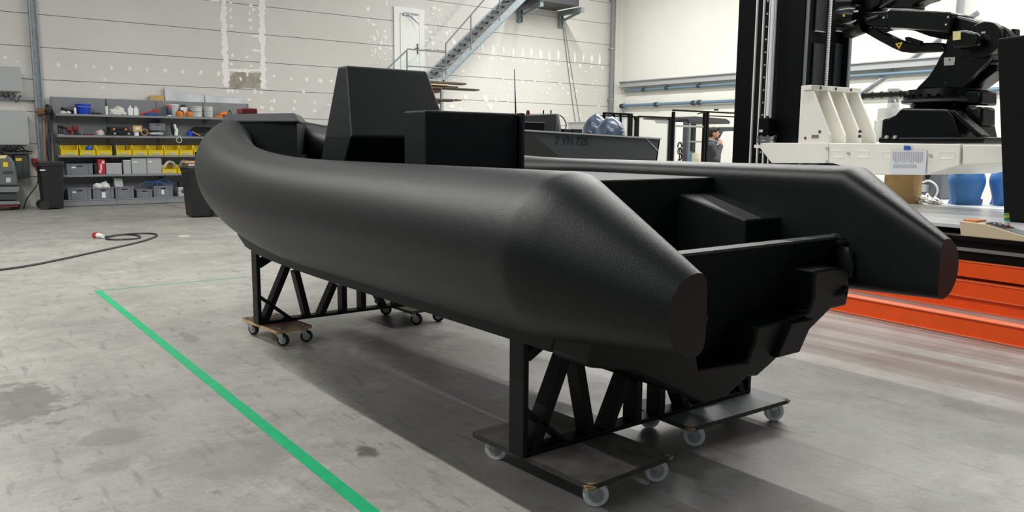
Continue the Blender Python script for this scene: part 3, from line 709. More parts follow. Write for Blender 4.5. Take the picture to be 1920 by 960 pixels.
def hopper_bin(p0, p1, top, lv, label, stuff=None):
    a = At(p0, p1, top, lv, None, 0.34); o = thing('picking_bin', label, 'picking bin', V((a.c.x, a.c.y, lv)), 'yellow picking bins'); t = 0.008; z = lv; h = a.h; hf = h * 0.45
    mb = MB(); mb.box(a.x0 + t, a.x1 - t, a.y + 0.02, a.y1, z, z + t); mb.box(a.x0 + t, a.x1 - t, a.y1 - t, a.y1, z + t, z + h)
    for xx in (a.x0 + 0.002, a.x1 - 0.002 - t):
        mb.prism([V((xx, y, zz)) for y, zz in ((a.y + 0.02, z), (a.y1, z), (a.y1, z + h), (a.y + 0.06, z + h), (a.y + 0.035, z + hf * 1.25), (a.y, z + hf))], (t, 0, 0))
    mb.build('body', 'yellow_plastic', o, smooth=0)
    mb = MB(); mb.prism([V((a.x0 + 0.002, y, zz)) for y, zz in ((a.y + 0.022, z), (a.y + 0.034, z), (a.y + 0.012, z + hf), (a.y, z + hf))], (a.w - 0.004, 0, 0)); mb.build('front_lip', 'yellow_plastic', o, smooth=0)
    mb = MB()
    n = 6
    for sgn, xe in ((1, a.x0), (-1, a.x1)):   # curved rim swooping from the sides into the front lip
        pts = [V((xe + sgn * 0.006, a.y + 0.055, z + h)), V((xe + sgn * 0.012, a.y + 0.025, z + hf * 1.5)), V((xe + sgn * 0.05, a.y + 0.004, z + hf + 0.005)), V(((a.x0 + a.x1) / 2, a.y + 0.002, z + hf))]
        mb.tube(arc(pts, n), 0.009, 6)
    mb.build('rim', 'yellow_plastic', o)
    mb = MB(); mb.box(a.x0 + a.w * 0.25, a.x1 - a.w * 0.25, a.y + 0.0065, a.y + 0.0205, z + hf * 0.25, z + hf * 0.55); mb.build('card_slot', 'paper_grey', o, smooth=0)
    return o, a
# ---- top shelf
mb = MB(); a = At(119, 142, 208, L1); mb.tube([(a.x0, a.y + 0.05, L1 + 0.12), (a.x0 + a.w * .5, a.y + .08, L1 + 0.08), (a.x1, a.y + 0.12, L1 + 0.05)], [0.035, 0.045, 0.04], 10); mb.tube([(a.x0 + .1, a.y + 0.1, L1 + 0.03), (a.x1, a.y + 0.1, L1 + 0.03)], 0.028, 8)
single(mb, 'tool_roll', 'black_plastic', 'black tool roll left of the blue bucket on the top shelf', 'tool roll')
mb = MB(); a = At(116, 128, 213, L1, SY + 0.03, 0.06); mb.blob((a.c.x, a.y + 0.04, L1 + 0.022), a.w / 2, 0.04, 0.04, 2)
single(mb, 'rag', 'white_cloth', 'crumpled white rag at the front left of the top shelf', 'rag')
mb = MB(); a = At(127, 136, 212, L1, SY + 0.03, 0.06); mb.blob((a.c.x, a.y + 0.04, L1 + 0.02), a.w / 2, 0.04, 0.036, 4)
single(mb, 'rag', 'white_cloth', 'small white rag between the crumpled rag and the little bottle on the top shelf', 'rag')
bottle(141.5, 146.5, 199, L1, 'white_plastic', 'black_plastic', 'small white bottle with black cap touching the blue bucket on the left')
bucket(146, 176.5, 195, L1, 'blue_plastic', 'bright blue bucket on the top shelf')
mb = MB(); a = At(177, 196, 212, L1); mb.box(a.x0, a.x1 - 0.02, a.y + 0.1, a.y + 0.25, L1, L1 + 0.045); mb.box(a.x0 + 0.1, a.x1 - 0.05, a.y, a.y + 0.09, L1, L1 + 0.03)
single(mb, 'tool_case', 'black_plastic', 'flat black tool case between the blue bucket and the sealant tube', 'case', bevel=0.006)
c = sx(200, 210); o = thing('sealant_tube', 'white sealant cartridge with long black nozzle standing on the top shelf', 'sealant tube', V((c.x, c.y, L1)))
zt = sx(200, 199).z; zn = sx(199.5, 185).z
mb = MB(); mb.cyl((c.x, c.y, L1), (c.x, c.y, zt), 0.03, n=18); mb.build('cartridge', 'white_plastic', o)
mb = MB(); mb.tube([(c.x, c.y, zt), (c.x, c.y, zt + 0.02), (c.x, c.y, zt + 0.025), (c.x, c.y, zn)], [0.03, 0.028, 0.012, 0.005], 12); mb.build('nozzle', 'black_plastic', o)
mb = MB(); a = At(207, 241, 205, L1); mb.blob((a.x0 + a.w * .35, a.y + 0.1, L1 + 0.05), a.w * 0.36, 0.1, 0.09, 6); mb.blob((a.x0 + a.w * .6, a.y + 0.12, L1 + 0.075), a.w * 0.3, 0.1, 0.135, 9); mb.blob((a.x0 + a.w * .84, a.y + 0.1, L1 + 0.03), a.w * .18, 0.08, 0.06, 12)
single(mb, 'cloth_heap', 'white_cloth', 'large heap of white cloths in the middle of the top shelf', 'cloths')
bottle(243, 252.5, 198, L1, 'white_plastic', 'white_plastic', 'left of the two white jugs on the top shelf', 'white jugs', square=True)
bottle(253.5, 262.5, 199, L1, 'white_plastic', 'white_plastic', 'right of the two white jugs on the top shelf, with a red mark', 'white jugs', square=True)
a0 = sx(264, 215); a1 = sx(298, 206); o = thing('bar_clamp', 'red bar clamp leaning on a blue cloth on the top shelf', 'clamp', V((a0.x, a0.y, L1)))
p, q = V((a0.x, a0.y + 0.05, L1 + 0.03)), V((a1.x, a1.y + 0.05, a1.z)); d = (q - p).normalized(); up = V((-d.z, 0, d.x))
mb = MB(); mb.obox((p + q) / 2, d * (q - p).length / 2, up * 0.018, V((0, 0.012, 0))); mb.build('bar', 'red_plastic', o, smooth=0)
mb = MB(); mb.obox(p + d * 0.12 - up * 0.03, d * 0.14, up * 0.02, V((0, 0.018, 0))); mb.obox(q - d * 0.1 - up * 0.005, d * 0.035, up * 0.05, V((0, 0.02, 0))); mb.build('jaw', 'red_plastic', o, smooth=0, bevel=0.005)
mb = MB(); a = At(274, 300, 211, L1, SY + 0.03, 0.1); mb.blob((a.c.x, a.y + 0.05, L1 + 0.027), a.w / 2, 0.045, 0.05, 3)
single(mb, 'cloth', 'blue_cloth', 'blue cloth lying under the red clamp on the top shelf', 'cloth')
c = sx(317, 210); o = thing('spray_can', 'blue spray can with red cap on the top shelf', 'spray can', V((c.x, c.y, L1)))
zt = sx(317, 203).z
mb = MB(); mb.lathe([(0.05, 0), (0.052, 0.006), (0.052, zt - L1 - 0.02), (0.04, zt - L1)], V((c.x, c.y, L1))); mb.build('can', 'can_blue', o)
mb = MB(); mb.cyl((c.x, c.y, L1 + 0.002), (c.x, c.y, L1 + 0.03), 0.0535, n=24); mb.build('base_ring', 'white_plastic', o)
mb = MB(); mb.cyl((c.x, c.y, zt - 0.005), (c.x, c.y, zt + 0.075), 0.045, 0.035, n=20); mb.build('cap', 'red_plastic', o)
bucket(319, 342, 197, L1, 'clear_plastic', 'white lidded pail behind the blue spray can on the top shelf', lid=True).location.y += 0.05
bottle(333, 347, 206, L1, 'orange_plastic', 'black_plastic', 'left of the two orange jugs with black handles', 'orange jugs', handle=True)
bottle(352, 365, 207, L1, 'orange_plastic', 'black_plastic', 'right of the two orange jugs with black handles', 'orange jugs', handle=True)
a = At(341, 354, 201, L1, SY + 0.2, 0.15); mb = MB(); mb.box(a.x0, a.x1, a.y, a.y1, L1, a.z1)
o = thing('box', 'white box with black top behind the orange jugs', 'box', V((a.c.x, a.c.y, L1))); mb.build('body', 'white_plastic', o, smooth=0, bevel=0.006)
mb = MB(); mb.blob((a.c.x, a.c.y, a.z1 + 0.01), a.w * 0.45, 0.06, 0.05, 7, 0.2); mb.build('top_cover', 'black_plastic', o)
for k, (p0, p1, t, lab) in enumerate(((360, 383, 199, 'left of the two clear canisters with grey lids on the top shelf'), (385, 402.5, 200, 'right of the two clear canisters with grey lids on the top shelf'))):
    a = At(p0, p1, t, L1, SY + 0.08, 0.2); o = thing('canister', lab, 'canister', V((a.c.x, a.c.y, L1)), 'clear canisters'); h2 = a.h / 2 - 0.004
    for j in range(2):
        z = L1 + j * (h2 + 0.006); mb = MB(); r = a.w / 2; cc = V((a.c.x, a.y + r * 0.6, z)); mb.lathe([(r * 0.9, 0), (r * 0.95, 0.01), (r * 0.95, h2 * 0.75), (r, h2 * 0.78), (r, h2)], cc); mb.build('tub', 'clear_plastic' if j == 0 else 'light_grey', o)
mb = MB(); a = At(403, 420, 217, L1); mb.blob((a.c.x, a.y + 0.06, L1 + 0.022), a.w / 2, 0.05, 0.04, 8, 0.6)
single(mb, 'hose_fitting', 'orange_plastic', 'orange hose fitting at the right end of the top shelf', 'fitting')
a = At(414, 434, 205, L1); o = thing('grinder', 'orange angle grinder above the bow at the right end of the shelf', 'power tool', V((a.c.x, a.c.y, L1)))
zz = sx(424, 214).z
mb = MB(); mb.box(a.x0, a.x1, a.y + 0.1, a.y + 0.34, L1, zz - 0.02); mb.build('case', 'black_plastic', o, smooth=0, bevel=0.01)
mb = MB(); mb.prism([V((a.x0, a.y + 0.12, zz - 0.02)), V((a.x1 - 0.06, a.y + 0.12, zz - 0.02)), V((a.x1 - 0.02, a.y + 0.12, zz + 0.05)), V((a.x0 + 0.12, a.y + 0.12, zz + 0.08))], (0, 0.1, 0)); mb.build('body', 'orange_plastic', o, smooth=0, bevel=0.01)
mb = MB(); mb.tube(arc([(a.x1 - 0.03, a.y + 0.15, zz + 0.0), (a.x1 + 0.02, a.y + 0.15, zz + 0.1), (a.x1 + 0.06, a.y + 0.15, zz + 0.05), (a.x1 + 0.05, a.y + 0.15, zz - 0.03)], 4), 0.015, 8); mb.build('handle', 'black_plastic', o)
# on top of the shelving
c0, c1 = on_y(281, 187, SB - 0.02), on_y(306.5, 180.5, SB - 0.02)
# ---- second shelf
a = At(108, 120, 235, L2); o = thing('clamp_set', 'black hand clamps standing at the left end of the second shelf', 'clamps', V((a.c.x, a.c.y, L2)))
for k in range(3): mb = MB(); x = a.x0 + a.w * (0.15 + 0.32 * k); mb.box(x, x + 0.022, a.y + 0.05, a.y + 0.1, L2, a.z1 - 0.02 * k); mb.box(x, x + 0.1, a.y + 0.05, a.y + 0.1, a.z1 - 0.05 - 0.02 * k, a.z1 - 0.02 * k); mb.build('clamp', 'black_plastic', o, smooth=0, bevel=0.006)
mb = MB(); mb.box(a.x0, a.x1, a.y - 0.02, a.y + 0.04, L2, L2 + 0.012); mb.build('base_plate', 'light_grey', o, smooth=0)
for p0, p1, t, m, lab in ((126, 137, 238, 'dark_red', 'left dark red tool holder on the second shelf'), (138, 149, 236, 'dark_red', 'right dark red tool holder on the second shelf')):
    a = At(p0, p1, t, L2); o = thing('tool_holder', lab, 'tool holder', V((a.c.x, a.c.y, L2)), 'red tool holders')
    mb = MB(); mb.box(a.x0, a.x1, a.y + 0.02, a.y + 0.18, a.z0 + a.h * 0.5, a.z1); mb.build('head', m, o, smooth=0, bevel=0.01)
    for k in range(3): mb = MB(); x = lerp(a.x0 + 0.03, a.x1 - 0.03, k / 2); mb.cyl((x, a.y + 0.1, L2), (x, a.y + 0.1, a.z0 + a.h * 0.55), 0.016, n=10); mb.build('leg', m, o)
mb = MB(); a = At(141, 155, 247, L2, SY + 0.03, 0.1); mb.prism([V((a.x0, a.y, L2)), V((a.x1, a.y, L2)), V((a.x1 - 0.08, a.y, L2 + 0.05)), V((a.x0 + 0.03, a.y, L2 + 0.09))], (0, 0.06, 0)); single(mb, 'scraper', 'black_plastic', 'black scraper in front of the red tool holders', 'tool', bevel=0.005)
a = At(157, 176, 242, L2); o = thing('bit_rack', 'small dark red rack of bits on the second shelf', 'rack', V((a.c.x, a.c.y, L2)))
mb = MB(); mb.box(a.x0, a.x1, a.y, a.y + 0.1, L2, L2 + 0.04); mb.build('block', 'dark_red', o, smooth=0, bevel=0.005)
for k in range(6): mb = MB(); x = lerp(a.x0 + 0.02, a.x1 - 0.02, k / 5); mb.cyl((x, a.y + 0.05, L2 + 0.04), (x, a.y + 0.05, L2 + 0.12 + 0.03 * (k % 2)), 0.006, n=8); mb.build('bit', 'dark_grey', o)
mb = MB(); a = At(182, 197, 245, L2); mb.blob((a.c.x, a.y + 0.07, L2 + 0.045), a.w / 2, 0.06, 0.08, 11); single(mb, 'cloth', 'pink_plastic', 'pale pink cloth bundle on the second shelf', 'cloth')
def case(p0, p1, t, lv, m, lab, latches, z=None, lm='orange_plastic', y=None, d=0.3):
    a = At(p0, p1, t, lv, y, d); zz = z if z is not None else lv; o = thing('tool_case', lab, 'case', V((a.c.x, a.c.y, zz)), 'black tool cases' if m == 'black_plastic' else None); h = a.z1 - zz
    mb = MB(); mb.box(a.x0, a.x1, a.y, a.y1, zz, zz + h * 0.52); mb.build('base', m, o, smooth=0, bevel=0.012)
    mb = MB(); mb.box(a.x0, a.x1, a.y, a.y1, zz + h * 0.54, zz + h); mb.build('lid', m, o, smooth=0, bevel=0.012)
    for k in latches: mb = MB(); x = lerp(a.x0, a.x1, k); mb.box(x - 0.025, x + 0.025, a.y - 0.012, a.y, zz + h * 0.35, zz + h * 0.72); mb.build('latch', lm, o, smooth=0, bevel=0.004)
    mb = MB(); mb.tube([(a.c.x - 0.07, a.y, zz + h * 0.5), (a.c.x - 0.06, a.y - 0.03, zz + h * 0.5), (a.c.x + 0.06, a.y - 0.03, zz + h * 0.5), (a.c.x + 0.07, a.y, zz + h * 0.5)], 0.009, 6); mb.build('handle', m, o)
    return a
a1_ = case(203, 251, 247.5, L2, 'black_plastic', 'lower black tool case with pale latches on the second shelf', (0.25, 0.8), lm='light_grey')
case(206, 243, 238, L2, 'black_plastic', 'upper black tool case with orange latches stacked on another case', (0.22, 0.82), z=a1_.z1 + 0.002)
a = At(251, 262, 247, L2); c = V((a.c.x, a.y + 0.08, L2)); mb = MB(); mb.lathe([(0.02, 0), (a.w / 2, 0), (a.w / 2, a.h), (0.02, a.h)], c); zr_ = a.z1
single(mb, 'paper_roll', 'paper', 'white paper roll under the small cardboard box', 'roll')
a = At(250, 267, 235.5, L2); o = thing('cardboard_box', 'small cardboard box on a white roll on the second shelf', 'box', V((a.c.x, a.c.y, zr_ + .002)))
mb = MB(); mb.box(a.x0, a.x1, a.y, a.y + 0.2, zr_ + 0.002, a.z1); mb.build('body', 'cardboard', o, smooth=0)
mb = MB(); mb.box(a.x0 + 0.05, a.x1 - 0.05, a.y - 0.002, a.y, zr_ + 0.05, a.z1 - 0.04); mb.build('label_tag', 'paper', o, smooth=0)
a = At(265, 278, 241, L2); o = thing('tape_roll', 'brown tape roll standing on edge beside the grey crate', 'tape roll', V((a.c.x, a.c.y, L2)))
r = a.h / 2; mb = MB(); c = V((a.c.x, a.y + 0.06, L2 + r)); rings = [[c + V((math.cos(t) * rr_, dy, math.sin(t) * rr_)) for (rr_, dy) in ((r, -0.05), (r, 0.05), (r * 0.6, 0.05), (r * 0.6, -0.05))] for t in [2 * math.pi * k / 28 for k in range(28)]]
mb.loft(rings, cap=False, closed=True); mb.build('roll', 'cardboard_dark', o)
a = At(280, 310, 247, L2, None, 0.3); mb = MB(); mb.blob((a.c.x, a.c.y, L2 + a.h * 0.52), a.w / 2, 0.13, a.h * 0.55, 3, 0.15); 
zc_ = a.z1
single(mb, 'plastic_bag', 'clear_plastic', 'clear plastic bag squashed under the grey crate on the second shelf', 'bag')
crate(281, 311.5, 231.5, zc_ + 0.03, 'grey crate on a plastic bag on the second shelf', d=0.3)
c = sx(331, 250); o = thing('hot_air_gun', 'white hot air gun hung with its looped white cable over the shelf edge', 'tool', V((c.x, c.y, L2)))
zt = sx(329, 233).z
mb = MB(); mb.tube(arc([(c.x - 0.02, c.y, L2 + 0.02), (c.x, c.y, L2 + 0.15), (c.x - 0.02, c.y, zt - 0.1), (c.x - 0.04, c.y, zt)], 5), [0.045 - 0.0012 * k for k in range(16)], 12); mb.build('body', 'white_plastic', o)
mb = MB(); mb.ball((c.x - 0.06, c.y + 0.05, L2 + 0.18), 0.06, 0.05, 0.16); mb.build('rear', 'black_plastic', o)
mb = MB(); q = sx(335, 260, SY - 0.015); mb.tube(arc([(c.x + 0.02, c.y, L2 + 0.03), (q.x - 0.01, SY - 0.015, L2 - 0.02), (q.x - 0.06, SY - 0.015, L2 - 0.09), (q.x, SY - 0.015, L2 - 0.16), (q.x + 0.07, SY - 0.015, L2 - 0.11), (q.x + 0.04, SY - 0.015, L2 - 0.03), (q.x + 0.05, SY + 0.03, L2 + 0.02)], 6), 0.008, 6); mb.build('cable', 'cable_white', o)
mb = MB(); a = At(353, 361, 246, L2, SY + 0.03, 0.1); mb.box(a.x0, a.x1, a.y, a.y1, L2, a.z1); single(mb, 'box', 'blue_plastic', 'small blue box at the right end of the second shelf', 'box', bevel=0.006)
a = At(362, 402, 238, L2, SY + 0.1, 0.26); o = thing('open_case', 'open black case with a steel ruler leaning in it on the second shelf', 'case', V((a.c.x, a.c.y, L2)))
mb = MB(); mb.box(a.x0, a.x1, a.y, a.y1, L2, L2 + 0.1); mb.build('base', 'black_plastic', o, smooth=0, bevel=0.01)
mb = MB(); mb.prism([V((a.x0 - 0.05, a.y1 - 0.1, L2 + 0.12)), V((a.x1, a.y1 - 0.1, L2 + 0.12)), V((a.x1, a.y1 - 0.02, a.z1)), V((a.x0 + 0.1, a.y1 - 0.02, a.z1))], (0, 0.02, 0)); mb.build('lid', 'black_plastic', o, smooth=0)
mb = MB(); p, q = sx(361, 247, SY + 0.02), sx(376, 255, SY + 0.02); mb.tube([(p.x, SY + 0.05, p.z), (q.x, SY + 0.05, L2 + 0.02)], 0.014, 4); single(mb, 'ruler', 'plank_light', 'pale wooden ruler leaning on the open black case', 'ruler')
# ---- third shelf: yellow picking bins
names = ['first', 'second', 'third', 'fourth', 'fifth', 'sixth', 'seventh', 'eighth', 'ninth']
for k, (p0, p1) in enumerate(((112, 145), (147.5, 177.5), (178.5, 208.5), (216, 245.5), (246.5, 275.5), (276.5, 305), (306, 334), (335, 361), (362, 386))):
    o, a = hopper_bin(p0, p1, 272.5, L3, '%s yellow picking bin from the left on the middle shelf' % names[k])
    if k == 1: mb = MB(); mb.blob((a.x1 - 0.12, a.y + 0.12, L3 + 0.12), 0.07, 0.06, 0.1, 3); single(mb, 'rag', 'tape_blue', 'blue rag lying in a yellow bin', 'rag')
    if k in (3, 5): mb = MB(); mb.tube([(a.c.x + 0.05, a.y + 0.08, L3 + 0.03), (a.c.x + 0.08, a.y + 0.22, L3 + a.h * 0.95)], 0.012, 6); single(mb, 'screwdriver', 'dark_red', 'dark red tool handle poking from the %s yellow bin' % names[k], 'tool')
mb = MB(); a = At(209.5, 215, 270, L3); mb.box(a.x0, a.x1, a.y, a.y1, L3, a.z1); single(mb, 'divider_box', 'black_plastic', 'narrow black box between the third and fourth yellow bins', 'box', bevel=0.006)
# ---- fourth shelf
crate(120, 171, 307, L4, 'wide grey crate at the left end of the fourth shelf', tagm=(0.2, 0.6, 0.08, 0.03))
mb = MB(); a = At(173, 178.5, 305, L4); mb.box(a.x0, a.x1, a.y, a.y1, L4, a.z1); single(mb, 'binder', 'black_plastic', 'black upright case left of the red case', 'case', bevel=0.006)
a = At(179.5, 193.5, 299, L4); o = thing('upright_case', 'red power tool case standing upright on the fourth shelf', 'case', V((a.c.x, a.c.y, L4)))
mb = MB(); mb.box(a.x0, a.x1, a.y, a.y1, L4, a.z1); mb.build('body', 'red_plastic', o, smooth=0, bevel=0.015)
mb = MB(); mb.box(a.x0 + 0.05, a.x0 + 0.09, a.y - 0.006, a.y, L4 + 0.1, a.z1 - 0.1); mb.box(a.x1 - 0.07, a.x1 - 0.01, a.y - 0.004, a.y, a.z1 - 0.1, a.z1 - 0.03); mb.box(a.x0 + 0.02, a.x0 + 0.07, a.y - 0.004, a.y, L4 + 0.03, L4 + 0.1); mb.build('sticker', 'pink_plastic', o, smooth=0)
def pbox(p0, p1, t, lab, tag_=None):
    a = At(p0, p1, t, L4); o = thing('drawer_box', lab, 'box', V((a.c.x, a.c.y, L4)), 'light grey boxes on the fourth shelf')
    mb = MB(); mb.box(a.x0, a.x1, a.y, a.y1, L4, a.z1); mb.build('body', 'panel_grey', o, smooth=0, bevel=0.005)
    mb = MB(); mb.box(a.x0, a.x1, a.y - 0.004, a.y + 0.01, a.z1 - 0.018, a.z1 + 0.003); mb.build('lid', 'light_grey', o, smooth=0)
    if tag_: mb = MB(); mb.box(a.x0 + a.w * 0.12, a.x0 + a.w * 0.36, a.y - 0.002, a.y, a.z1 - 0.1, a.z1 - 0.07); mb.build('label_tag', 'paper', o, smooth=0)
pbox(195, 224.5, 306, 'wide low light grey box right of the red case')
pbox(228, 242, 300, 'narrow light grey box on the fourth shelf')
pbox(243.5, 271.5, 297, 'tall light grey box left of its twin, with white sticker', 1)
pbox(272.5, 300, 296.5, 'tall light grey box right of its twin, beside the yellow bins', 1)
for k, (p0, p1, lab) in enumerate(((301, 328.5, 'left yellow bin holding grey hoses on the fourth shelf'), (329.5, 356, 'right yellow bin holding grey hoses on the fourth shelf'))):
    o, a = hopper_bin(p0, p1, 309, L4, lab)
    mb = MB(); pts = arc([(a.x0 + 0.05, a.y + 0.08, L4 + 0.14), (a.c.x, a.y + 0.1, L4 + 0.28 + 0.04 * k), (a.x1 - 0.03, a.y + 0.14, L4 + 0.24), (a.x1 - 0.02, a.y + 0.18, L4 + 0.12)], 6); mb.tube(pts, 0.032, 10)
    single(mb, 'hose', 'light_grey' if k == 0 else 'grey_paint', 'grey hose looped in the %s yellow bin of the fourth shelf' % ('left' if k == 0 else 'right'), 'hose')
# ---- bottom shelf
crate(119, 165.5, 353, L5, 'left grey crate on the bottom shelf', tagm=(0.2, 0.6, 0.08, 0.03), y=SY - 0.04)
crate(166.5, 208, 352, L5, 'grey crate heaped with white cloths on the bottom shelf', tagm=(0.42, 0.1, 0.08, 0.13), y=SY - 0.04)
a = At(170, 203, 342, L5, SY); zz = on_y(187, 352, SY).z
mb = MB(); mb.blob((a.x0 + a.w * .3, a.y + 0.14, zz + 0.0), a.w * 0.3, 0.1, 0.1, 21); mb.blob((a.x0 + a.w * .7, a.y + 0.14, zz + 0.01), a.w * 0.28, 0.1, 0.12, 22); single(mb, 'cloth_heap', 'white_cloth', 'white cloths heaped in a bottom shelf crate', 'cloths')
crate(209, 246, 350, L5, 'grey crate with a silver bag standing in it', y=SY - 0.04)
a = At(212.5, 229, 334, L5, SY + 0.05); mb = MB(); mb.prism([V((a.x0, a.y + 0.1, L5 + 0.06)), V((a.x1, a.y + 0.1, L5 + 0.06)), V((a.x1 - 0.02, a.y + 0.14, a.z1)), V((a.x0 - 0.03, a.y + 0.12, a.z1 + 0.01))], (0, 0.07, 0)); single(mb, 'foil_bag', 'clear_plastic', 'silver grey foil bag standing in a bottom shelf crate', 'bag', bevel=0.02)
crate(250, 281, 355.5, L5, 'low flat grey crate on the bottom shelf', y=SY - 0.04)
crate(282, 320, 349, L5, 'grey crate with blue hose coils on the bottom shelf', tagm=(0.4, 0.25, 0.06, 0.11), y=SY - 0.04)
a = At(282, 320, 328, L5, SY + 0.05); zz = on_y(300, 350, SY).z
mb = MB()
for k in range(3): c = V((a.c.x + 0.05 - 0.14 * k, a.y + 0.13 + 0.03 * k, zz + 0.0)); R_ = (0.17, 0.13, 0.1)[k]; mb.tube([c + V((math.cos(t) * R_ * 1.1, 0.03 * math.sin(2 * t), math.sin(t) * R_ * 1.0)) for t in [math.pi * j / 20 for j in range(21)]], 0.009, 6)
mb.tube(arc([(a.x0 - 0.3, a.y + 0.15, zz + 0.04), (a.x0 - 0.1, a.y + 0.1, zz + 0.12), (a.x0 + 0.2, a.y + 0.1, zz + 0.09), (a.x1 - 0.05, a.y + 0.1, zz + 0.02)], 6), 0.009, 6)
single(mb, 'air_hose', 'vase_blue', 'coiled blue air hose rising from a bottom shelf crate', 'hose')
a = At(329, 356, 351, L5, SY, 0.3)
case(329, 356, 351, L5, 'silver_case', 'silver metal case at the right end of the bottom shelf', (0.3, 0.75), lm='dark_grey')
mb = MB(); mb.box(a.x0 + 0.06, a.x1 - 0.02, a.y + 0.12, a.y + 0.3, a.z1 + 0.075, a.z1 + 0.2); single(mb, 'tool_case', 'black_plastic', 'black case standing on the silver metal case', 'case', bevel=0.01).location.z = a.z1 + 0.002
# ---- sheets and box behind the top of the shelving: they stand on a beam between shelving and wall
c0, c1 = on_y(281, 187.5, SB + 0.07), on_y(307, 180, SB + 0.07)
zt0 = ztopS
mb = MB(); mb.box(bays[0], bays[-1], SB + 0.032, SB + 0.1, ztopS - 0.06, ztopS - 0.001); mb.build('top_cap', 'shelf_grey', SH, smooth=0)
mb = MB(); mb.box(c0.x, c1.x, SB + 0.03, SB + 0.1, ztopS + 0.001, c1.z); single(mb, 'cardboard_box', 'cardboard', 'brown cardboard box on top of the grey shelving', 'box')
for p0, p1, yl, yr, lab in ((308.5, 382.5, 163.5, 177, 'left grey plastic sheet bag on top of the shelving'), (384, 456, 177, 181, 'right grey plastic sheet bag on top of the shelving')):
    A_ = on_y(p0, yl, SB + 0.06); B_ = on_y(p1, yr, SB + 0.06)
    n_ = 12; rings = []
    for i in range(n_ + 1):
        t = i / n_; x = lerp(A_.x, B_.x, t); z1_ = lerp(A_.z, B_.z, t) - 0.06 * math.sin(math.pi * t); wv = 0.012 * math.sin(9 * t)
        rings.append([V((x, SB + 0.035 + wv, ztopS + 0.001)), V((x, SB + 0.1, ztopS + 0.001)), V((x, SB + 0.095, z1_)), V((x, SB + 0.045 + wv, z1_))])
    mb = MB(); mb.loft(rings); single(mb, 'plastic_sheet', 'grey_bag', lab, 'plastic sheet', 'plastic sheets on the shelving')

# ================================================================== left wall fittings
def wall_cabinet(p0, p1, y0, y1, d, lab, group):
    a = on_y(p0, y0, WY - d); b = on_y(p1, y1, WY - d); o = thing('wall_cabinet', lab, 'cabinet', V(((a.x + b.x) / 2, WY - d / 2, b.z)), group)
    mb = MB(); mb.box(a.x, b.x, WY - d, WY - 0.004, b.z, a.z); mb.build('body', 'light_grey', o, smooth=0, bevel=0.006)
    mb = MB(); mb.box(a.x + 0.01, b.x - 0.01, WY - d - 0.012, WY - d, b.z + 0.01, a.z - 0.01); mb.build('door', 'panel_grey', o, smooth=0, bevel=0.005)
    return a, b
wall_cabinet(-40, 42, 121, 172, 0.45, 'upper light grey cabinet mounted high on the wall at the left edge', 'grey wall cabinets')
wall_cabinet(-40, 55, 204, 272, 0.4, 'lower light grey cabinet on the wall at the left edge', 'grey wall cabinets')
a = on_y(-10, 180, WY - 0.1)
o = thing('cable_tray', 'grey cable tray between the two wall cabinets at the left', 'cable tray', (on_y(20, 187, WY).x, WY - 0.06, on_y(30, 188, WY).z))
A_, B_ = on_y(-20, 183, WY - 0.1), on_y(66, 188, WY - 0.1)
mb = MB(); mb.box(A_.x, B_.x, WY - 0.12, WY - 0.004, B_.z, B_.z + 0.06); mb.build('tray', 'galvanized', o, smooth=0)
p = on_y(66, 190, WY - 0.05); q = on_y(67, 275, WY - 0.05); mb = MB(); mb.tube([(p.x, WY - 0.05, p.z), (p.x, WY - 0.05, q.z)], 0.03, 8); mb.build('conduit', 'galvanized', o)
for k in range(3):
    mb = MB(); x = on_y(4 + k * 10, 174, WY - 0.2).x; z = on_y(10, 173, WY - 0.2).z; mb.tube(arc([(x, WY - 0.2, z), (x + 0.05, WY - 0.2, z - 0.12 - 0.05 * k), (x + 0.14, WY - 0.15, z - 0.06), (x + 0.16, WY - 0.1, B_.z + 0.05)], 5), 0.009, 6); mb.build('cable', 'cable_black', o)
# black cable shelf and control cupboard under the lower cabinet
A_, B_ = on_y(-20, 273, WY - 0.45), on_y(60, 289, WY - 0.45)
o = thing('cable_shelf', 'dark shelf with tangled black cables under the lower wall cabinet', 'shelf', ((A_.x + B_.x) / 2, WY - 0.2, B_.z))
mb = MB(); mb.box(A_.x, B_.x, WY - 0.45, WY - 0.004, B_.z, B_.z + 0.03); mb.build('board', 'dark_grey', o, smooth=0)
for k in range(7):
    mb = MB(); x = lerp(A_.x + 0.25, B_.x - 0.1, k / 6); mb.tube(arc([(x - 0.15, WY - 0.36, B_.z + 0.05), (x - 0.05, WY - 0.42, B_.z + 0.08 + 0.05 * (k % 3)), (x + 0.08, WY - 0.3, B_.z + 0.06), (x + 0.12, WY - 0.4, B_.z + 0.05)], 5), 0.013, 6); mb.build('cable', 'cable_black', o)
A_, B_ = on_y(27, 290, WY - 0.4), on_y(55, 334, WY - 0.4)
o = thing('control_cupboard', 'black control cupboard with yellow sticker behind the scrubber dryer', 'cupboard', ((A_.x + B_.x) / 2, WY - 0.2, B_.z))
mb = MB(); mb.box(A_.x, B_.x, WY - 0.4, WY - 0.004, B_.z, A_.z); mb.build('body', 'dark_grey', o, smooth=0, bevel=0.006)
xm = lerp(A_.x, B_.x, 0.55); mb = MB(); mb.box(A_.x + 0.01, xm - 0.006, WY - 0.412, WY - 0.4, B_.z + 0.02, A_.z - 0.02); mb.build('door', 'dark_grey', o, smooth=0); mb = MB(); mb.box(xm + 0.006, B_.x - 0.01, WY - 0.412, WY - 0.4, B_.z + 0.02, A_.z - 0.02); mb.build('door', 'dark_grey', o, smooth=0)
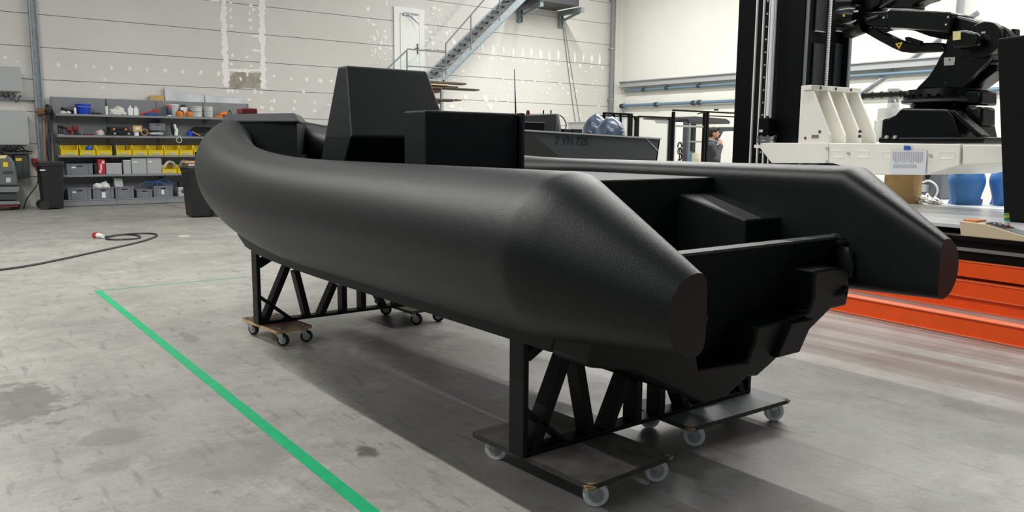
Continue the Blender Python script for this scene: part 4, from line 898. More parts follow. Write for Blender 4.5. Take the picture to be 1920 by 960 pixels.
c = on_y(35, 299, WY - 0.412); mb = MB(); mb.box(c.x - 0.06, c.x + 0.06, WY - 0.416, WY - 0.412, c.z - 0.03, c.z + 0.03); mb.build('sticker', 'sticker_yellow', o, smooth=0)
A_, B_ = on_y(54, 292, WY - 0.04), on_y(71, 330, WY - 0.04)
mb = MB(); mb.box(A_.x, B_.x, WY - 0.04, WY - 0.004, B_.z, A_.z + 0.02); single(mb, 'socket_panel', 'white_paint', 'white panel on the wall left of the black wheeled bin', 'panel', smooth=0)
c = on_y(66, 308, WY - 0.12); o = thing('power_plug', 'red power plug and black cable on the white wall panel', 'plug', c)
mb = MB(); mb.box(c.x - 0.055, c.x + 0.055, WY - 0.16, WY - 0.042, c.z - 0.02, c.z + 0.13); mb.build('socket', 'red_plastic', o, smooth=0, bevel=0.01)
mb = MB(); mb.cyl((c.x + 0.01, WY - 0.16, c.z + 0.02), (c.x + 0.03, WY - 0.2, c.z - 0.14), 0.045, 0.035, n=14); mb.build('plug', 'red_plastic', o)
q = on_z(38, 374, 0.02); mb = MB(); mb.tube(arc([(c.x + 0.03, WY - 0.2, c.z - 0.14), (c.x, WY - 0.22, c.z - 0.45), (c.x - 0.22, WY - 0.3, 0.22), (c.x - 0.34, WY - 0.6, 0.02), (c.x - 0.38, WY - 0.9, 0.02)], 6), 0.013, 6); mb.build('cable', 'cable_black', o)
# scrubber dryer
yS = 20.5
def spx(px, py): p = on_y(px, py, yS); return p.x, p.z
o = thing('scrubber_dryer', 'grey walk-behind floor scrubber at the left edge by the wall', 'floor scrubber', (spx(5, 388)[0], yS + 0.4, 0))
def sprof(pts, d0, d1, m, nm, bev=0.02): mb = MB(); mb.prism([V((spx(a, b)[0], yS + d0, max(spx(a, b)[1], 0.03))) for a, b in pts], (0, d1 - d0, 0)); return mb.build(nm, m, o, smooth=20, bevel=bev)
sprof([(-34, 296), (0, 291), (20, 293), (28, 305), (32, 325), (36, 349), (-34, 349)], 0, 0.6, 'scrub_grey', 'tank', 0.05)
sprof([(-34, 350), (36, 350), (36, 359), (30, 361), (-34, 361)], -0.02, 0.62, 'grey_paint', 'bumper_band', 0.015)
sprof([(-34, 361), (32, 361), (32, 376), (-34, 376)], 0.04, 0.56, 'dark_grey', 'lower_body', 0.02)
sprof([(-34, 378), (36, 377), (38, 383), (-34, 385)], -0.06, 0.66, 'grey_paint', 'squeegee_bar', 0.01)
sprof([(-34, 385), (34, 384), (33, 388), (-34, 390)], -0.03, 0.6, 'dark_red', 'squeegee_lip', 0.004)
sprof([(5, 304), (14, 304), (15, 313), (6, 313)], -0.012, 0, 'yellow_plastic', 'sticker', 0.002)
sprof([(11, 333), (20, 333), (20, 342), (11, 342)], -0.006, 0, 'light_grey', 'badge', 0.001)
sprof([(-30, 292), (14, 291), (10, 297), (-30, 298)], -0.01, 0.1, 'sticker_pale', 'control_strip', 0.004)
sprof([(6, 321), (24, 320), (26, 325), (4, 326)], -0.01, 0.0, 'dark_grey', 'recess', 0.002)
x, z = spx(3, 288); mb = MB(); mb.tube(arc([(x - 0.25, yS + 0.3, z - 0.1), (x - 0.05, yS + 0.25, z + 0.06), (x + 0.1, yS + 0.3, z - 0.04)], 6), 0.03, 8); mb.build('handle', 'black_plastic', o)
for xx in (-0.45, 0.2): mb = MB(); mb.cyl((spx(10, 380)[0] + xx, yS + 0.1, 0.09), (spx(10, 380)[0] + xx, yS + 0.5, 0.09), 0.09, n=20); mb.build('wheel', 'black_rubber', o)
# brooms
def wpx(px, py, d): p = on_y(px, py, WY - d); return p
p, q = wpx(82, 215, 0.1), wpx(84, 392, 0.1)
o = thing('broom', 'wooden-handled broom with straw head upright behind the left wheeled bin', 'broom', (q.x, WY - 0.35, 0))
mb = MB(); mb.tube([(q.x, WY - 0.35, 0), (p.x, WY - 0.12, p.z)], 0.025, 8); mb.build('handle', 'wood_stick', o)
mb = MB(); mb.blob((p.x - 0.03, WY - 0.14, p.z + 0.05), 0.13, 0.07, 0.09, 4, 0.5); mb.build('bristles', 'straw', o)
p, q = wpx(91, 215, 0.2), wpx(92, 392, 0.2)
o = thing('squeegee', 'black floor squeegee standing head up behind the left wheeled bin', 'squeegee', (q.x, WY - 0.5, 0))
mb = MB(); mb.tube([(q.x, WY - 0.5, 0), (p.x, WY - 0.3, p.z)], 0.04, 8); mb.build('handle', 'black_plastic', o)
mb = MB(); mb.blob((p.x - 0.01, WY - 0.3, p.z + 0.08), 0.08, 0.08, 0.14, 6, 0.3); mb.box(p.x - 0.24, p.x + 0.06, WY - 0.33, WY - 0.27, p.z - 0.03, p.z + 0.0); mb.build('head', 'black_plastic', o)
mb = MB(); a = wpx(96, 243, 0.25); mb.tube(arc([(a.x - 0.06, WY - 0.62, a.z), (a.x - 0.14, WY - 0.63, a.z - 0.35), (a.x - 0.13, WY - 0.64, a.z - 0.75), (a.x - 0.07, WY - 0.65, 0.9), (a.x - 0.06, WY - 0.66, 0.03)], 6), 0.03, 8); single(mb, 'vacuum_hose', 'black_plastic', 'curved black hose hanging beside the shelving above the wheeled bin', 'hose')
# wheeled bins
def wheelie_bin(c, w, d, h, label, lidopen=False, wheelside=-1):
    o = thing('wheeled_bin', label, 'bin', c); x, y, z = c
    def ring(k, zz, dd=0): return [V((x + sxx * w / 2 * k, y + syy * d / 2 * k + dd, zz)) for sxx, syy in ((-1, -1), (1, -1), (1, 1), (-1, 1))]
    mb = MB(); mb.loft([ring(0.80, 0.02), ring(0.82, 0.06), ring(0.97, h - 0.12), ring(1.0, h - 0.1), ring(1.03, h - 0.09), ring(1.03, h - 0.04)]); mb.build('body', 'black_plastic', o, smooth=0, bevel=0.02)
    mb = MB(); mb.loft([ring(1.06, h - 0.035), ring(1.06, h - 0.015), ring(0.9, h)]); mb.build('lid', 'dark_grey', o, smooth=0, bevel=0.01)
    for s in (-1, 1):
        xs = x + wheelside * w * 0.40; mb = MB(); mb.cyl((xs, y + s * d * 0.45 - 0.025, 0.1), (xs, y + s * d * 0.45 + 0.025, 0.1), 0.1, n=24); mb.build('wheel', 'black_rubber', o)
    mb = MB(); mb.tube([(x + wheelside * w * 0.53, y - d * 0.4, h - 0.08), (x + wheelside * w * 0.60, y - d * 0.4, h - 0.06), (x + wheelside * w * 0.60, y + d * 0.4, h - 0.06), (x + wheelside * w * 0.53, y + d * 0.4, h - 0.08)], 0.016, 8); mb.build('handle', 'black_plastic', o)
    return o
a, b = on_y(73.5, 303, 20.25), on_y(119.5, 303, 20.25)
o1 = wheelie_bin(((a.x + b.x) / 2, 20.55, 0), b.x - a.x, 0.55, a.z, 'black wheeled bin at the left in front of the shelving')
mb = MB(); mb.box(a.x + 0.0, a.x + 0.1, 20.24, 20.25, a.z - 0.2, a.z - 0.17); mb.build('sticker', 'paper', o1, smooth=0)
p = on_y(350, 312, 16.6); q = on_y(408, 312, 16.6)
o2 = wheelie_bin(((p.x + q.x) / 2 + 0.02, 16.85, 0), q.x - p.x, 0.55, p.z, 'black wheeled bin half hidden behind the bow tube', wheelside=1)
zb_ = on_y(355, 306, 16.7).z
mb = MB(); x = p.x + 0.12; h_ = p.z; mb.box(x - 0.05, x + 0.35, 16.72, 16.95, h_ + 0.001, h_ + 0.06); single(mb, 'foam_pad', 'pink_plastic', 'pinkish foam pad on the lid of the half hidden wheeled bin', 'pad', bevel=0.01)
mb = MB(); mb.box(x - 0.12, x + 0.3, 16.70, 16.95, h_ + 0.062, h_ + 0.1); single(mb, 'board_offcut', 'cardboard', 'tan board offcut lying on the pinkish foam pad', 'board')
mb = MB(); mb.tube([(x + 0.16, 16.8, h_ + 0.101), (x + 0.16, 16.8, h_ + 0.28)], [0.05, 0.06], 12); single(mb, 'cup', 'black_plastic', 'black cup on the board on the wheeled bin', 'cup')
# cable with plug on the floor
o = thing('extension_cable', 'black extension cable with red plug coiled on the concrete floor', 'cable', on_z(200, 443))
mb = MB(); pts = [on_z(*p, 0.012) for p in ((-40, 510), (0, 506), (60, 497), (120, 485), (180, 472), (240, 459), (275, 450), (294, 442), (285, 438), (250, 438), (222, 441), (200, 446), (205, 449), (235, 449), (262, 446), (255, 441), (225, 440), (204, 443), (193, 443.5))]
mb.tube(arc(pts, 8), 0.014, 6); mb.build('cable', 'cable_black', o)
a, b = on_z(193, 443, 0.04), on_z(178, 441, 0.04)
mb = MB(); mb.cyl(a, lerp(a, b, 0.6), 0.028, 0.042, n=16); mb.build('plug_body', 'white_plastic', o)
mb = MB(); mb.cyl(lerp(a, b, 0.6), b, 0.05, n=16); mb.build('plug_collar', 'red_plastic', o)
mb = MB(); c = on_z(345, 443, 0.006); mb.tube([c + V((math.cos(t) * 0.09, math.sin(t) * 0.09, 0)) for t in [2 * math.pi * k / 20 for k in range(18)]], 0.006, 6); single(mb, 'wire_ring', 'cable_white', 'thin pale ring lying on the floor right of the coiled cable', 'ring')
# ================================================================== stairs and landing on the back wall
YO, YI = 20.5, 21.42      # outer / inner stringer
ST = None
pA = on_y(830, 146, YO); pB = on_y(972, 4, YO)        # middle of the outer stringer, bottom and top
slope = (pB.z - pA.z) / (pB.x - pA.x)
zl = pA.z - 0.05                                          # lower landing height
ST = thing('staircase', 'galvanized steel staircase climbing the back wall with handrails', 'staircase', (pA.x, YO + 0.4, 0))
def stringer(y, x0, z0, x1, z1, nm='stringer'):
    mb = MB(); h = 0.13; t = 0.012
    mb.prism([V((x0, y, z0 - h)), V((x1, y, z1 - h)), V((x1, y, z1 + h)), V((x0, y, z0 + h))], (0, t, 0))
    for s in (-1, 1):
        mb.prism([V((x0, y, z0 + s * h - 0.008)), V((x1, y, z1 + s * h - 0.008)), V((x1, y, z1 + s * h + 0.008)), V((x0, y, z0 + s * h + 0.008))], (0, -0.05, 0))
    return mb.build(nm, 'galvanized', ST, smooth=0)
xe, ze = pB.x + 0.55, pB.z + 0.55 * slope
stringer(YO, pA.x, pA.z, xe, ze); stringer(YI, pA.x, pA.z, xe, ze)
n = int((ze - pA.z) / 0.176)
for i in range(n + 1):
    t = (i + 0.4) / n; x = lerp(pA.x, xe, t); z = lerp(pA.z, ze, t)
    mb = MB(); mb.box(x - 0.13, x + 0.13, YO + 0.013, YI - 0.001, z - 0.02, z + 0.012); mb.box(x - 0.135, x - 0.13, YO + 0.013, YI - 0.001, z - 0.045, z + 0.014); mb.build('tread', 'galvanized', ST, smooth=0)
# lower flight
x_l0 = on_y(763, 130, YO).x; run = zl / slope
xl1 = x_l0 - run
for y in (YO, YI): stringer(y, xl1, 0.14, x_l0, zl)
n2 = int(zl / 0.19)
for i in range(n2):
    t = (i + 0.5) / n2; x = lerp(xl1, x_l0, t); z = lerp(0.1, zl, t)
    mb = MB(); mb.box(x - 0.13, x + 0.13, YO + 0.013, YI - 0.001, z - 0.02, z + 0.012); mb.build('tread', 'galvanized', ST, smooth=0)
mb = MB(); mb.box(x_l0, pA.x + 0.05, YO, YI, zl - 0.1, zl); mb.build('half_landing', 'galvanized', ST, smooth=0)
for x in (x_l0 + 0.1, pA.x): 
    for y in (YO + 0.05, YI - 0.05): mb = MB(); mb.box(x - 0.04, x + 0.04, y - 0.04, y + 0.04, 0, zl - 0.1); mb.build('leg', 'galvanized', ST, smooth=0)
def rail(pts, r=0.022, nm='handrail'):
    mb = MB(); mb.tube(pts, r, 8); return mb.build(nm, 'grey_paint', ST)
def yp(px, py, y=YO): return on_y(px, py, y)
t0 = yp(836, 82); t1 = yp(883, 28); dd = (t1 - t0) / (t1.x - t0.x)
rail([t0, t0 + dd * (xe - t0.x)])
for px_, py_ in ((836, 82), (883, 28), (937, -30)):
    p = t0 + dd * (yp(px_, py_).x - t0.x); zb2 = pA.z + (p.x - pA.x) * slope; rail([p, V((p.x, YO, max(zb2, zl)))], 0.02, 'rail_post')
a, b = yp(765, 92), yp(836, 98); rail([V((xl1 - 0.1, YO, a.z - (a.x - xl1 + 0.1) * slope)), a, V((b.x, YO, b.z))])
p = yp(763, 94); rail([V((p.x, YO, p.z)), V((p.x, YO, zl))], 0.02, 'rail_post')
a, b = yp(764, 124), yp(836, 128); rail([a, b], 0.018)
for k in (0.12, 0.5, 0.85): x = lerp(xl1, x_l0, k); zt = a.z if False else yp(765, 92).z - (yp(765, 92).x - x) * slope; rail([V((x, YO, zt)), V((x, YO, max(0.14, zt - 0.95)))], 0.018, 'rail_post')
# upper landing with two brackets
lz = on_y(1030, 4, 20.4).z; lx0 = xe + 0.03; lx1 = on_y(1084, 2, 20.4).x
LD = thing('upper_landing', 'grey steel landing on wall brackets at the top of the staircase', 'landing', ((lx0 + lx1) / 2, 21.0, lz))
mb = MB(); mb.box(lx0, lx1, 20.35, WY - 0.01, lz, lz + 0.22); mb.build('deck', 'dark_grey', LD, smooth=0)
for px_, bot in ((975.5, 42), (1051.5, 52)):
    p = on_y(px_, bot, WY - 0.1); hw = 0.07
    mb = MB(); mb.box(p.x - hw, p.x - hw + 0.02, WY - 0.16, WY - 0.004, p.z, lz); mb.box(p.x + hw - 0.02, p.x + hw, WY - 0.16, WY - 0.004, p.z, lz); mb.box(p.x - hw + 0.02, p.x + hw - 0.02, WY - 0.09, WY - 0.075, p.z, lz)
    mb.box(p.x - hw, p.x + hw, 20.4, WY - 0.16, lz - 0.16, lz - 0.001)
    mb.obox(V((p.x, (20.6 + WY - 0.12) / 2, (p.z + 0.2 + lz - 0.16) / 2)), V((0, (WY - 0.12 - 20.6) / 2, -(lz - 0.16 - p.z - 0.2) / 2)), V((0.035, 0, 0)), V((0, 0.03, 0.03)))
    mb.build('bracket', 'galvanized', LD, smooth=0)
# hanging cord
mb = MB(); pts = [on_y(*p, WY - 0.03) for p in ((1056, 52), (1063, 110), (1070, 165), (1080, 236))]; mb.tube(arc(pts, 5), 0.012, 6); mb.tube(arc([p + V((0.08 + 0.14 * i / 3, 0, 0)) for i, p in enumerate(pts)], 5), 0.01, 6)
single(mb, 'wall_cable', 'grey_paint', 'pair of thin grey cords hanging down the white wall below the landing bracket', 'cord')

# lumber rack
LY = 18.6
def lp(px, py): return on_y(px, py, LY)
x = lp(800, 200).x - 0.35
LR = thing('cantilever_rack', 'dark red cantilever rack for planks behind the boat console', 'rack', (x, LY + 0.3, 0))
mb = MB(); mb.box(x - 0.08, x + 0.08, LY + 0.3, LY + 0.5, 0, lp(800, 150).z + 0.25); mb.box(x - 0.4, x + 0.4, LY - 0.3, LY + 0.6, 0, 0.1); mb.build('upright', 'rack_red', LR, smooth=0)
arms = []
for (xa, ya, yb) in ((829.5, 163.5, 174), (829.5, 188.5, 195)):
    a, b = lp(xa, ya), lp(xa, yb); mb = MB(); mb.prism([V((x - 0.08, LY + 0.06, a.z)), V((a.x, LY + 0.06, a.z)), V((a.x - 0.05, LY + 0.06, b.z)), V((x - 0.08, LY + 0.06, b.z - 0.02))], (0, 0.5, 0)); mb.build('arm', 'rack_red', LR, smooth=0); arms.append(a)
def plank(p0, y0, p1, th, m, lab, d=0.25, dy=0.0):
    a = lp(p0, y0); b = lp(p1, y0 + (p1 - p0) * 0.062); t = (th * 0.0145)
    mb = MB(); z = a.z; mb.box(a.x, b.x, LY + dy, LY + dy + d, z - t, z); return single(mb, 'plank', m, lab, 'plank', smooth=0)
plank(780, 160.2, 899, 3.2, 'plank_dark', 'longest dark plank resting on the upper arm upper arm of the plank rack', 0.28)
plank(780, 157.0, 863, 3.0, 'plank_dark', 'short dark plank lying on the longest plank of the rack', 0.18, 0.1)
plank(806, 156.4, 840, 2.4, 'plank_light', 'pale plank between dark planks on the upper arm of the rack', 0.22, -0.02)
plank(770, 149, 875, 3.4, 'plank_dark', 'topmost dark plank of the rack with shorter end than the longest one', 0.27, 0.01)
plank(780, 183.2, 866, 2.2, 'plank_dark', 'dark plank on the lower arm of the plank rack', 0.28)
plank(780, 185.2, 852, 2.0, 'plank_dark', 'shorter dark plank under another one on the lower rack arm', 0.23, 0.05)
plank(860, 185.2, 891, 1.0, 'plank_light', 'thin pale strip sticking out from the lower rack arm', 0.1, 0.1)
plank(829.8, 165.0, 893, 1.0, 'white_paint', 'thin panel coloured white as the lit underside of the longest rack plank', 0.5, 0.0)  # white colour stands for light on the underside of the board

# ================================================================== grey boat behind
GY = 9.0
def gp(px, py, y=GY): return on_y(px, py, y)
gl, gr = gp(905, 240.9), gp(1238, 261)
GB = thing('workboat', 'dark grey open boat numbered 7 YH 725 behind the black boat', 'boat', ((gl.x + gr.x) / 2, GY + 0.9, 0))
def gedge(px): return gp(px, 246 + (px - 990) * 15 / 248.0)
bot = 0.62
side = [gedge(905), gedge(990), gedge(1100), gr, gp(1232, 301), V((gp(1225, 330).x, GY, bot)), V((gp(960, 330).x, GY, bot)), V((gedge(905).x, GY, 1.1))]
mb = MB(); mb.prism(side, (0, 0.03, 0)); mb.prism([p + V((0, 1.8, 0)) for p in side], (0, -0.03, 0))
tr0 = gp(1232, 301)
mb.prism([gr, gp(1232, 301), V((gp(1225, 330).x, GY, bot)), V((gp(1225, 330).x - 0.03, GY, bot)), gp(1232, 301) - V((0.03, 0, 0)), gr - V((0.03, 0, 0))], (0, 1.8, 0))
mb.box(side[6].x, side[5].x - 0.05, GY + 0.03, GY + 1.77, bot, bot + 0.04)
mb.build('hull', 'hull_grey', GB, smooth=0)
mb = MB(); mb.prism([gp(985, 252) - V((0, .002, 0)), gp(1003, 257) - V((0, .004, 0)), gp(1056, 300) - V((0, .004, 0)), gp(1062, 315) - V((0, .002, 0)), gp(940, 315) - V((0, .002, 0)), gp(940, 245) - V((0, .002, 0))], (0, -0.012, 0)); mb.build('bow_flare_shade', 'console_dark', GB, smooth=0)  # flat dark sheet on the hull side, painting the shading of the bow flare
mb = MB(); A_, B_ = gedge(905), gr; d = (B_ - A_).normalized(); up = V((-d.z, 0, d.x))
mb.obox((A_ + B_) / 2 + V((0, 0.015, 0)) + up * 0.008, d * (B_ - A_).length / 2, up * 0.011, V((0, 0.05, 0))); mb.obox((A_ + B_) / 2 + V((0, 1.785, 0)) + up * 0.008, d * (B_ - A_).length / 2, up * 0.011, V((0, 0.05, 0))); mb.build('gunwale', 'hull_edge', GB, smooth=0)
A_, B_ = gp(1211, 259.5), gp(1234, 284); d = (B_ - A_).normalized(); up = V((-d.z, 0, d.x))
mb = MB(); mb.obox((A_ + B_) / 2 - V((0, 0.006, 0)), d * (B_ - A_).length / 2, up * 0.008, V((0, 0.006, 0))); mb.build('corner_strip', 'hull_edge', GB, smooth=0)
tsize = (gp(1040, 254).z - gp(1040, 270).z) * 1.35
dirt = (gp(1100, 270) - gp(1040, 268)); dirt.y = 0
text_mesh('registration', '7 YH 725', tsize, 'ink_blue', GB, gp(1040, 270.5) - V((0, 0.003, 0)), V((dirt.x, 0, dirt.z * 0.6)), V((0.08, 0, 1)), 0.0015, 0.004, 1.02)
for x in (gp(1000, 300).x, gp(1190, 300).x): mb = MB(); mb.box(x - 0.15, x + 0.15, GY + 0.2, GY + 1.6, 0, bot); mb.build('stand', 'dark_grey', GB, smooth=0)
cpoly = [gp(955, 217, GY + 0.5), gp(1047, 213, GY + 0.5), gp(1060, 250, GY + 0.5)]; zb = gp(1060, 250, GY + 0.5).z
mb = MB(); P = [gp(940, 217.5, GY + 0.5), gp(1043, 213.5, GY + 0.5), V((gp(1041, 248, GY + 0.5).x, GY + 0.5, bot + 0.05)), V((gp(940, 248, GY + 0.5).x, GY + 0.5, bot + 0.05))]
Q = [P[0] + V((0, 0.8, 0)), gp(1047.5, 213, GY + 0.9), V((gp(1060, 250, GY + 0.9).x + 0.18, GY + 0.9, bot + 0.05)), P[3] + V((0, 0.8, 0))]
mb.loft([P, Q, [P[0] + V((0, 0.81, 0)), Q[1] + V((-0.3, 0.4, 0)), Q[2] + V((-0.3, 0.4, 0)), P[3] + V((0, 0.81, 0))]]); mb.build('console', 'console_dark', GB, smooth=0, bevel=0.01)
a, b = gp(965, 229, GY + 0.49), gp(1020, 246, GY + 0.49)
mb = MB(); mb.box(a.x, b.x, GY + 0.485, GY + 0.5, b.z, a.z); mb.build('console_window', 'black_metal', GB, smooth=0)
mb = MB(); mb.box(a.x, b.x, GY + 0.475, GY + 0.5, a.z, a.z + 0.012); mb.build('window_trim', 'grey_paint', GB, smooth=0)
p, q = gp(967, 216, GY + 0.7), gp(964.5, 130, GY + 0.7); mb = MB(); mb.tube([p, q], [0.012, 0.005], 6); mb.build('antenna', 'black_metal', GB)
c = gp(990, 214, GY + 0.6); mb = MB(); mb.cyl(c - V((0, 0, 0.04)), c + V((0, 0, 0.02)), 0.03, n=14); mb.ball(c + V((0, 0, 0.035)), 0.026, 0.026, 0.03); mb.build('beacon', 'dark_red', GB)
for px_ in (1019, 1033): c = gp(px_, 214, GY + 0.7); mb = MB(); mb.cyl(c - V((0, 0, 0.02)), c + V((0, 0, 0.06)), 0.01, n=8); mb.build('light_stub', 'black_metal', GB)
mb = MB(); mb.tube(arc([gp(*p, GY + 0.9) for p in ((1049, 216), (1056, 221), (1061, 231), (1061, 239), (1058, 249))], 5), 0.009, 6); mb.build('cable', 'cable_black', GB)
for p0, p1 in ((1058, 1072.5), (1074.5, 1092)):
    a, b = gp(p0, 241.5, GY + 0.8), gp(p1, 253, GY + 0.8); mb = MB(); mb.box(a.x, b.x, GY + 0.8, GY + 1.2, bot + 0.04, a.z); mb.build('seat_box', 'black_plastic', GB, smooth=0, bevel=0.01)
a = gp(1104, 250, GY + 0.6); mb = MB(); mb.blob(a, 0.035, 0.05, 0.035, 3); mb.tube([a - V((0.07, 0, -0.0)), a], 0.012, 6); mb.cyl(V((a.x, a.y, bot + 0.04)), a, 0.02, n=8); mb.build('throttle_lever', 'black_plastic', GB)
# outboard motors in plastic wrap
def outboard(p0, p1, top, y, label, s):
    a, b = gp(p0, 245, y), gp(p1, 245, y); zt = gp((p0 + p1) / 2, top, y).z; c = V(((a.x + b.x) / 2, y + 0.25, 0)); w = (b.x - a.x) / 2
    o = thing('outboard_motor', label, 'outboard motor', V((c.x, c.y, bot + 0.04)), 'wrapped outboard motors'); zb = 1.38; H_ = zt - zb
    rings = []
    for i in range(13):
        t = i / 12; k = (0.72, 0.9, 0.98, 1.0, 1.0, 1.0, 0.99, 0.96, 0.92, 0.84, 0.7, 0.48, 0.12)[i]
        rings.append([V((c.x + math.cos(q) * w * k * (1 + 0.04 * math.sin(5 * q + i)), c.y + math.sin(q) * 0.27 * k * (1 + 0.05 * math.sin(3 * q)), zb + H_ * t)) for q in [2 * math.pi * j / 28 for j in range(28)]])
    mb = MB(); mb.loft(rings); mb.build('cowl', 'wrap_blue', o)
    mb = MB(); mb.box(c.x - w * 0.35, c.x + w * 0.35, c.y - 0.12, c.y + 0.12, bot + 0.04, zb + 0.03); mb.build('midsection', 'dark_grey', o, smooth=0, bevel=0.02)
    return o, c, w, zb, H_
outboard(1120, 1152, 213, GY + 1.2, 'left outboard motor wrapped in blue grey plastic at the stern of the grey boat', 1)
o, c, w, zb, H_ = outboard(1149, 1182, 218, GY + 0.55, 'right outboard motor wrapped in blue grey plastic with white lettering', 2)
mb = MB()
for k in range(6):
    z = zb + H_ * (0.25 + 0.085 * k); mb.box(c.x + 0.0 + 0.012 * (k % 2) - 0.02, c.x + 0.03 - 0.01 * (k % 2), c.y - 0.29, c.y - 0.262, z, z + 0.016 + 0.004 * (k % 3))
mb.build('lettering', 'white_plastic', o, smooth=0)
# white folded crate behind
a, b = gp(1099, 231, 13.5), gp(1127, 262, 13.5)
o = thing('folding_crate', 'white folded crate top seen between the grey boat console and its motors', 'crate', ((a.x + b.x) / 2, 13.8, 0))
mb = MB(); mb.loft([[V((a.x + 0.1, 13.5, 0)), V((b.x - 0.02, 13.5, 0)), V((b.x - 0.02, 14.1, 0)), V((a.x + 0.1, 14.1, 0))], [V((a.x, 13.5, a.z)), V((b.x + 0.05, 13.5, a.z)), V((b.x + 0.05, 14.1, a.z)), V((a.x, 14.1, a.z))]]); mb.build('body', 'white_paint', o, smooth=0)
mb = MB(); mb.box(a.x - 0.02, lerp(a.x, b.x, 0.4), 13.48, 14.12, a.z, a.z + 0.03); mb.box(lerp(a.x, b.x, 0.5), b.x + 0.07, 13.48, 14.12, a.z, a.z + 0.03); mb.build('rim', 'light_grey', o, smooth=0)

# ================================================================== safety fence, sign, forklift and person
FY = 11.6
def fp(px, py, y=FY): return on_y(px, py, y)
SF = thing('safety_fence', 'black framed safety fence with clear panels right of the grey boat', 'fence', (fp(1200, 300).x, FY, 0))
def post(px0, px1, top, y=FY, par=SF):
    a, b = fp(px0, top, y), fp(px1, top, y); mb = MB(); mb.box(a.x, b.x, y, y + 0.06, 0.012, a.z); mb.box(a.x - 0.05, b.x + 0.05, y - 0.05, y + 0.11, 0, 0.012); return mb.build('post', 'black_metal', par, smooth=0)
def railx(px0, px1, py, h, y=FY, par=SF, nm='rail'):
    a, b = fp(px0, py, y), fp(px1, py, y); z = (a.z + b.z) / 2; mb = MB(); mb.box(a.x, b.x, y + 0.01, y + 0.05, z - h, z); return mb.build(nm, 'black_metal', par, smooth=0)
def pane(px0, px1, py, y=FY, par=SF):
    a, b = fp(px0, py, y), fp(px1, py, y); mb = MB(); mb.box(a.x, b.x, y + 0.026, y + 0.032, 0.15, a.z - 0.05); return mb.build('clear_panel', 'mesh_glass', par, smooth=0)
post(1127, 1133, 216.5); post(1192.5, 1199, 218); post(1256, 1264, 219)
railx(1133, 1192.5, 216.5, 0.03); railx(1199, 1256, 218, 0.035); pane(1133, 1192, 218); pane(1199, 1256, 219)
for z in (0.14,): mb = MB(); mb.box(fp(1133, 300).x, fp(1256, 300).x, FY + 0.01, FY + 0.05, z - 0.04, z); mb.build('rail', 'black_metal', SF, smooth=0)
G2 = thing('fence_gate', 'taller black framed gate in the safety fence behind the wrapped motors', 'gate', (fp(1160, 300, FY - 0.5).x, FY - 0.5, 0))
post(1134, 1136, 211, FY - 0.5, G2); post(1151.5, 1153.5, 212, FY - 0.5, G2); post(1164.5, 1166.5, 212.5, FY - 0.5, G2); post(1180, 1187, 213.5, FY - 0.5, G2); railx(1134, 1187, 211.5, 0.04, FY - 0.5, G2); pane(1136, 1180, 213, FY - 0.5, G2)
DY_ = 10.4
G3 = thing('cell_door', 'black framed glass door frame in front of the standing man', 'door frame', (fp(1320, 300, DY_).x, DY_, 0))
post(1264, 1266.5, 209, DY_, G3); post(1322.5, 1325, 208, DY_, G3); post(1327.5, 1330.5, 208, DY_, G3); railx(1264, 1420, 209, 0.03, DY_, G3); railx(1329, 1420, 218, 0.02, DY_, G3)
a, b = fp(1308, 213.5, DY_), fp(1320, 210.5, DY_); mb = MB(); mb.tube([V((a.x, DY_, a.z)), V((b.x, DY_, b.z))], 0.012, 6); mb.build('closer_arm', 'black_metal', G3)
c = fp(1345, 205.5, DY_); mb = MB(); mb.box(c.x - 0.04, c.x + 0.04, DY_, DY_ + 0.05, c.z - 0.02, c.z + 0.01); mb.build('latch', 'black_metal', G3, smooth=0)
a, b = fp(1266, 236, DY_), fp(1323, 235, DY_); mb = MB(); mb.tube([V((a.x, DY_ + 0.03, a.z)), V((b.x, DY_ + 0.03, a.z))], 0.02, 8); mb.build('push_bar', 'steel', G3)
# white sign with rounded letters running downwards
NY = 12.2
a, b = fp(1268.5, 229, NY), fp(1281, 229, NY)
o = thing('banner_sign', 'tall narrow white sign with dark rounded letters running downwards', 'sign', ((a.x + b.x) / 2, NY, 0))
mb = MB(); mb.box(a.x, b.x, NY, NY + 0.04, 0.02, a.z); mb.box(a.x - 0.1, b.x + 0.1, NY - 0.15, NY + 0.2, 0, 0.02); mb.build('board', 'white_paint', o, smooth=0)
def glyph(py0, kind):
    p0 = fp(1274.5, py0, NY); w = (fp(1278, py0, NY).x - fp(1271, py0, NY).x) / 2; h = 0.085; y = NY - 0.004; r = 0.015
    mb = MB(); c = p0 - V((0, 0, w))
    if kind in 'CE':
        mb.tube([V((c.x - w, y, c.z - h * 0.55))] + [V((c.x - w * math.cos(t), y, c.z + w * math.sin(t))) for t in [math.pi * k / 14 for k in range(15)]] + [V((c.x + w, y, c.z - h * 0.55))], r, 6)
        if kind == 'E': mb.tube([V((c.x, y, c.z + w * 0.95)), V((c.x, y, c.z - h * 0.4))], r, 6)
    else:
        mb.tube([V((c.x - w * 0.9, y, c.z + w))] + [V((c.x + w * 0.1 + w * 0.9 * math.sin(t), y, c.z - 0.01 + (w + 0.01) * math.cos(t))) for t in [math.pi * k / 14 for k in range(15)]] + [V((c.x - w * 0.9, y, c.z - w - 0.02))], r, 6)
        mb.tube([V((c.x - w * 0.1, y, c.z + w)), V((c.x - w * 0.1, y, c.z - w - 0.02))], r, 6)
    mb.build('letter', 'black_metal', o)
glyph(267, 'C'); glyph(277.5, 'E'); glyph(287.5, 'A')
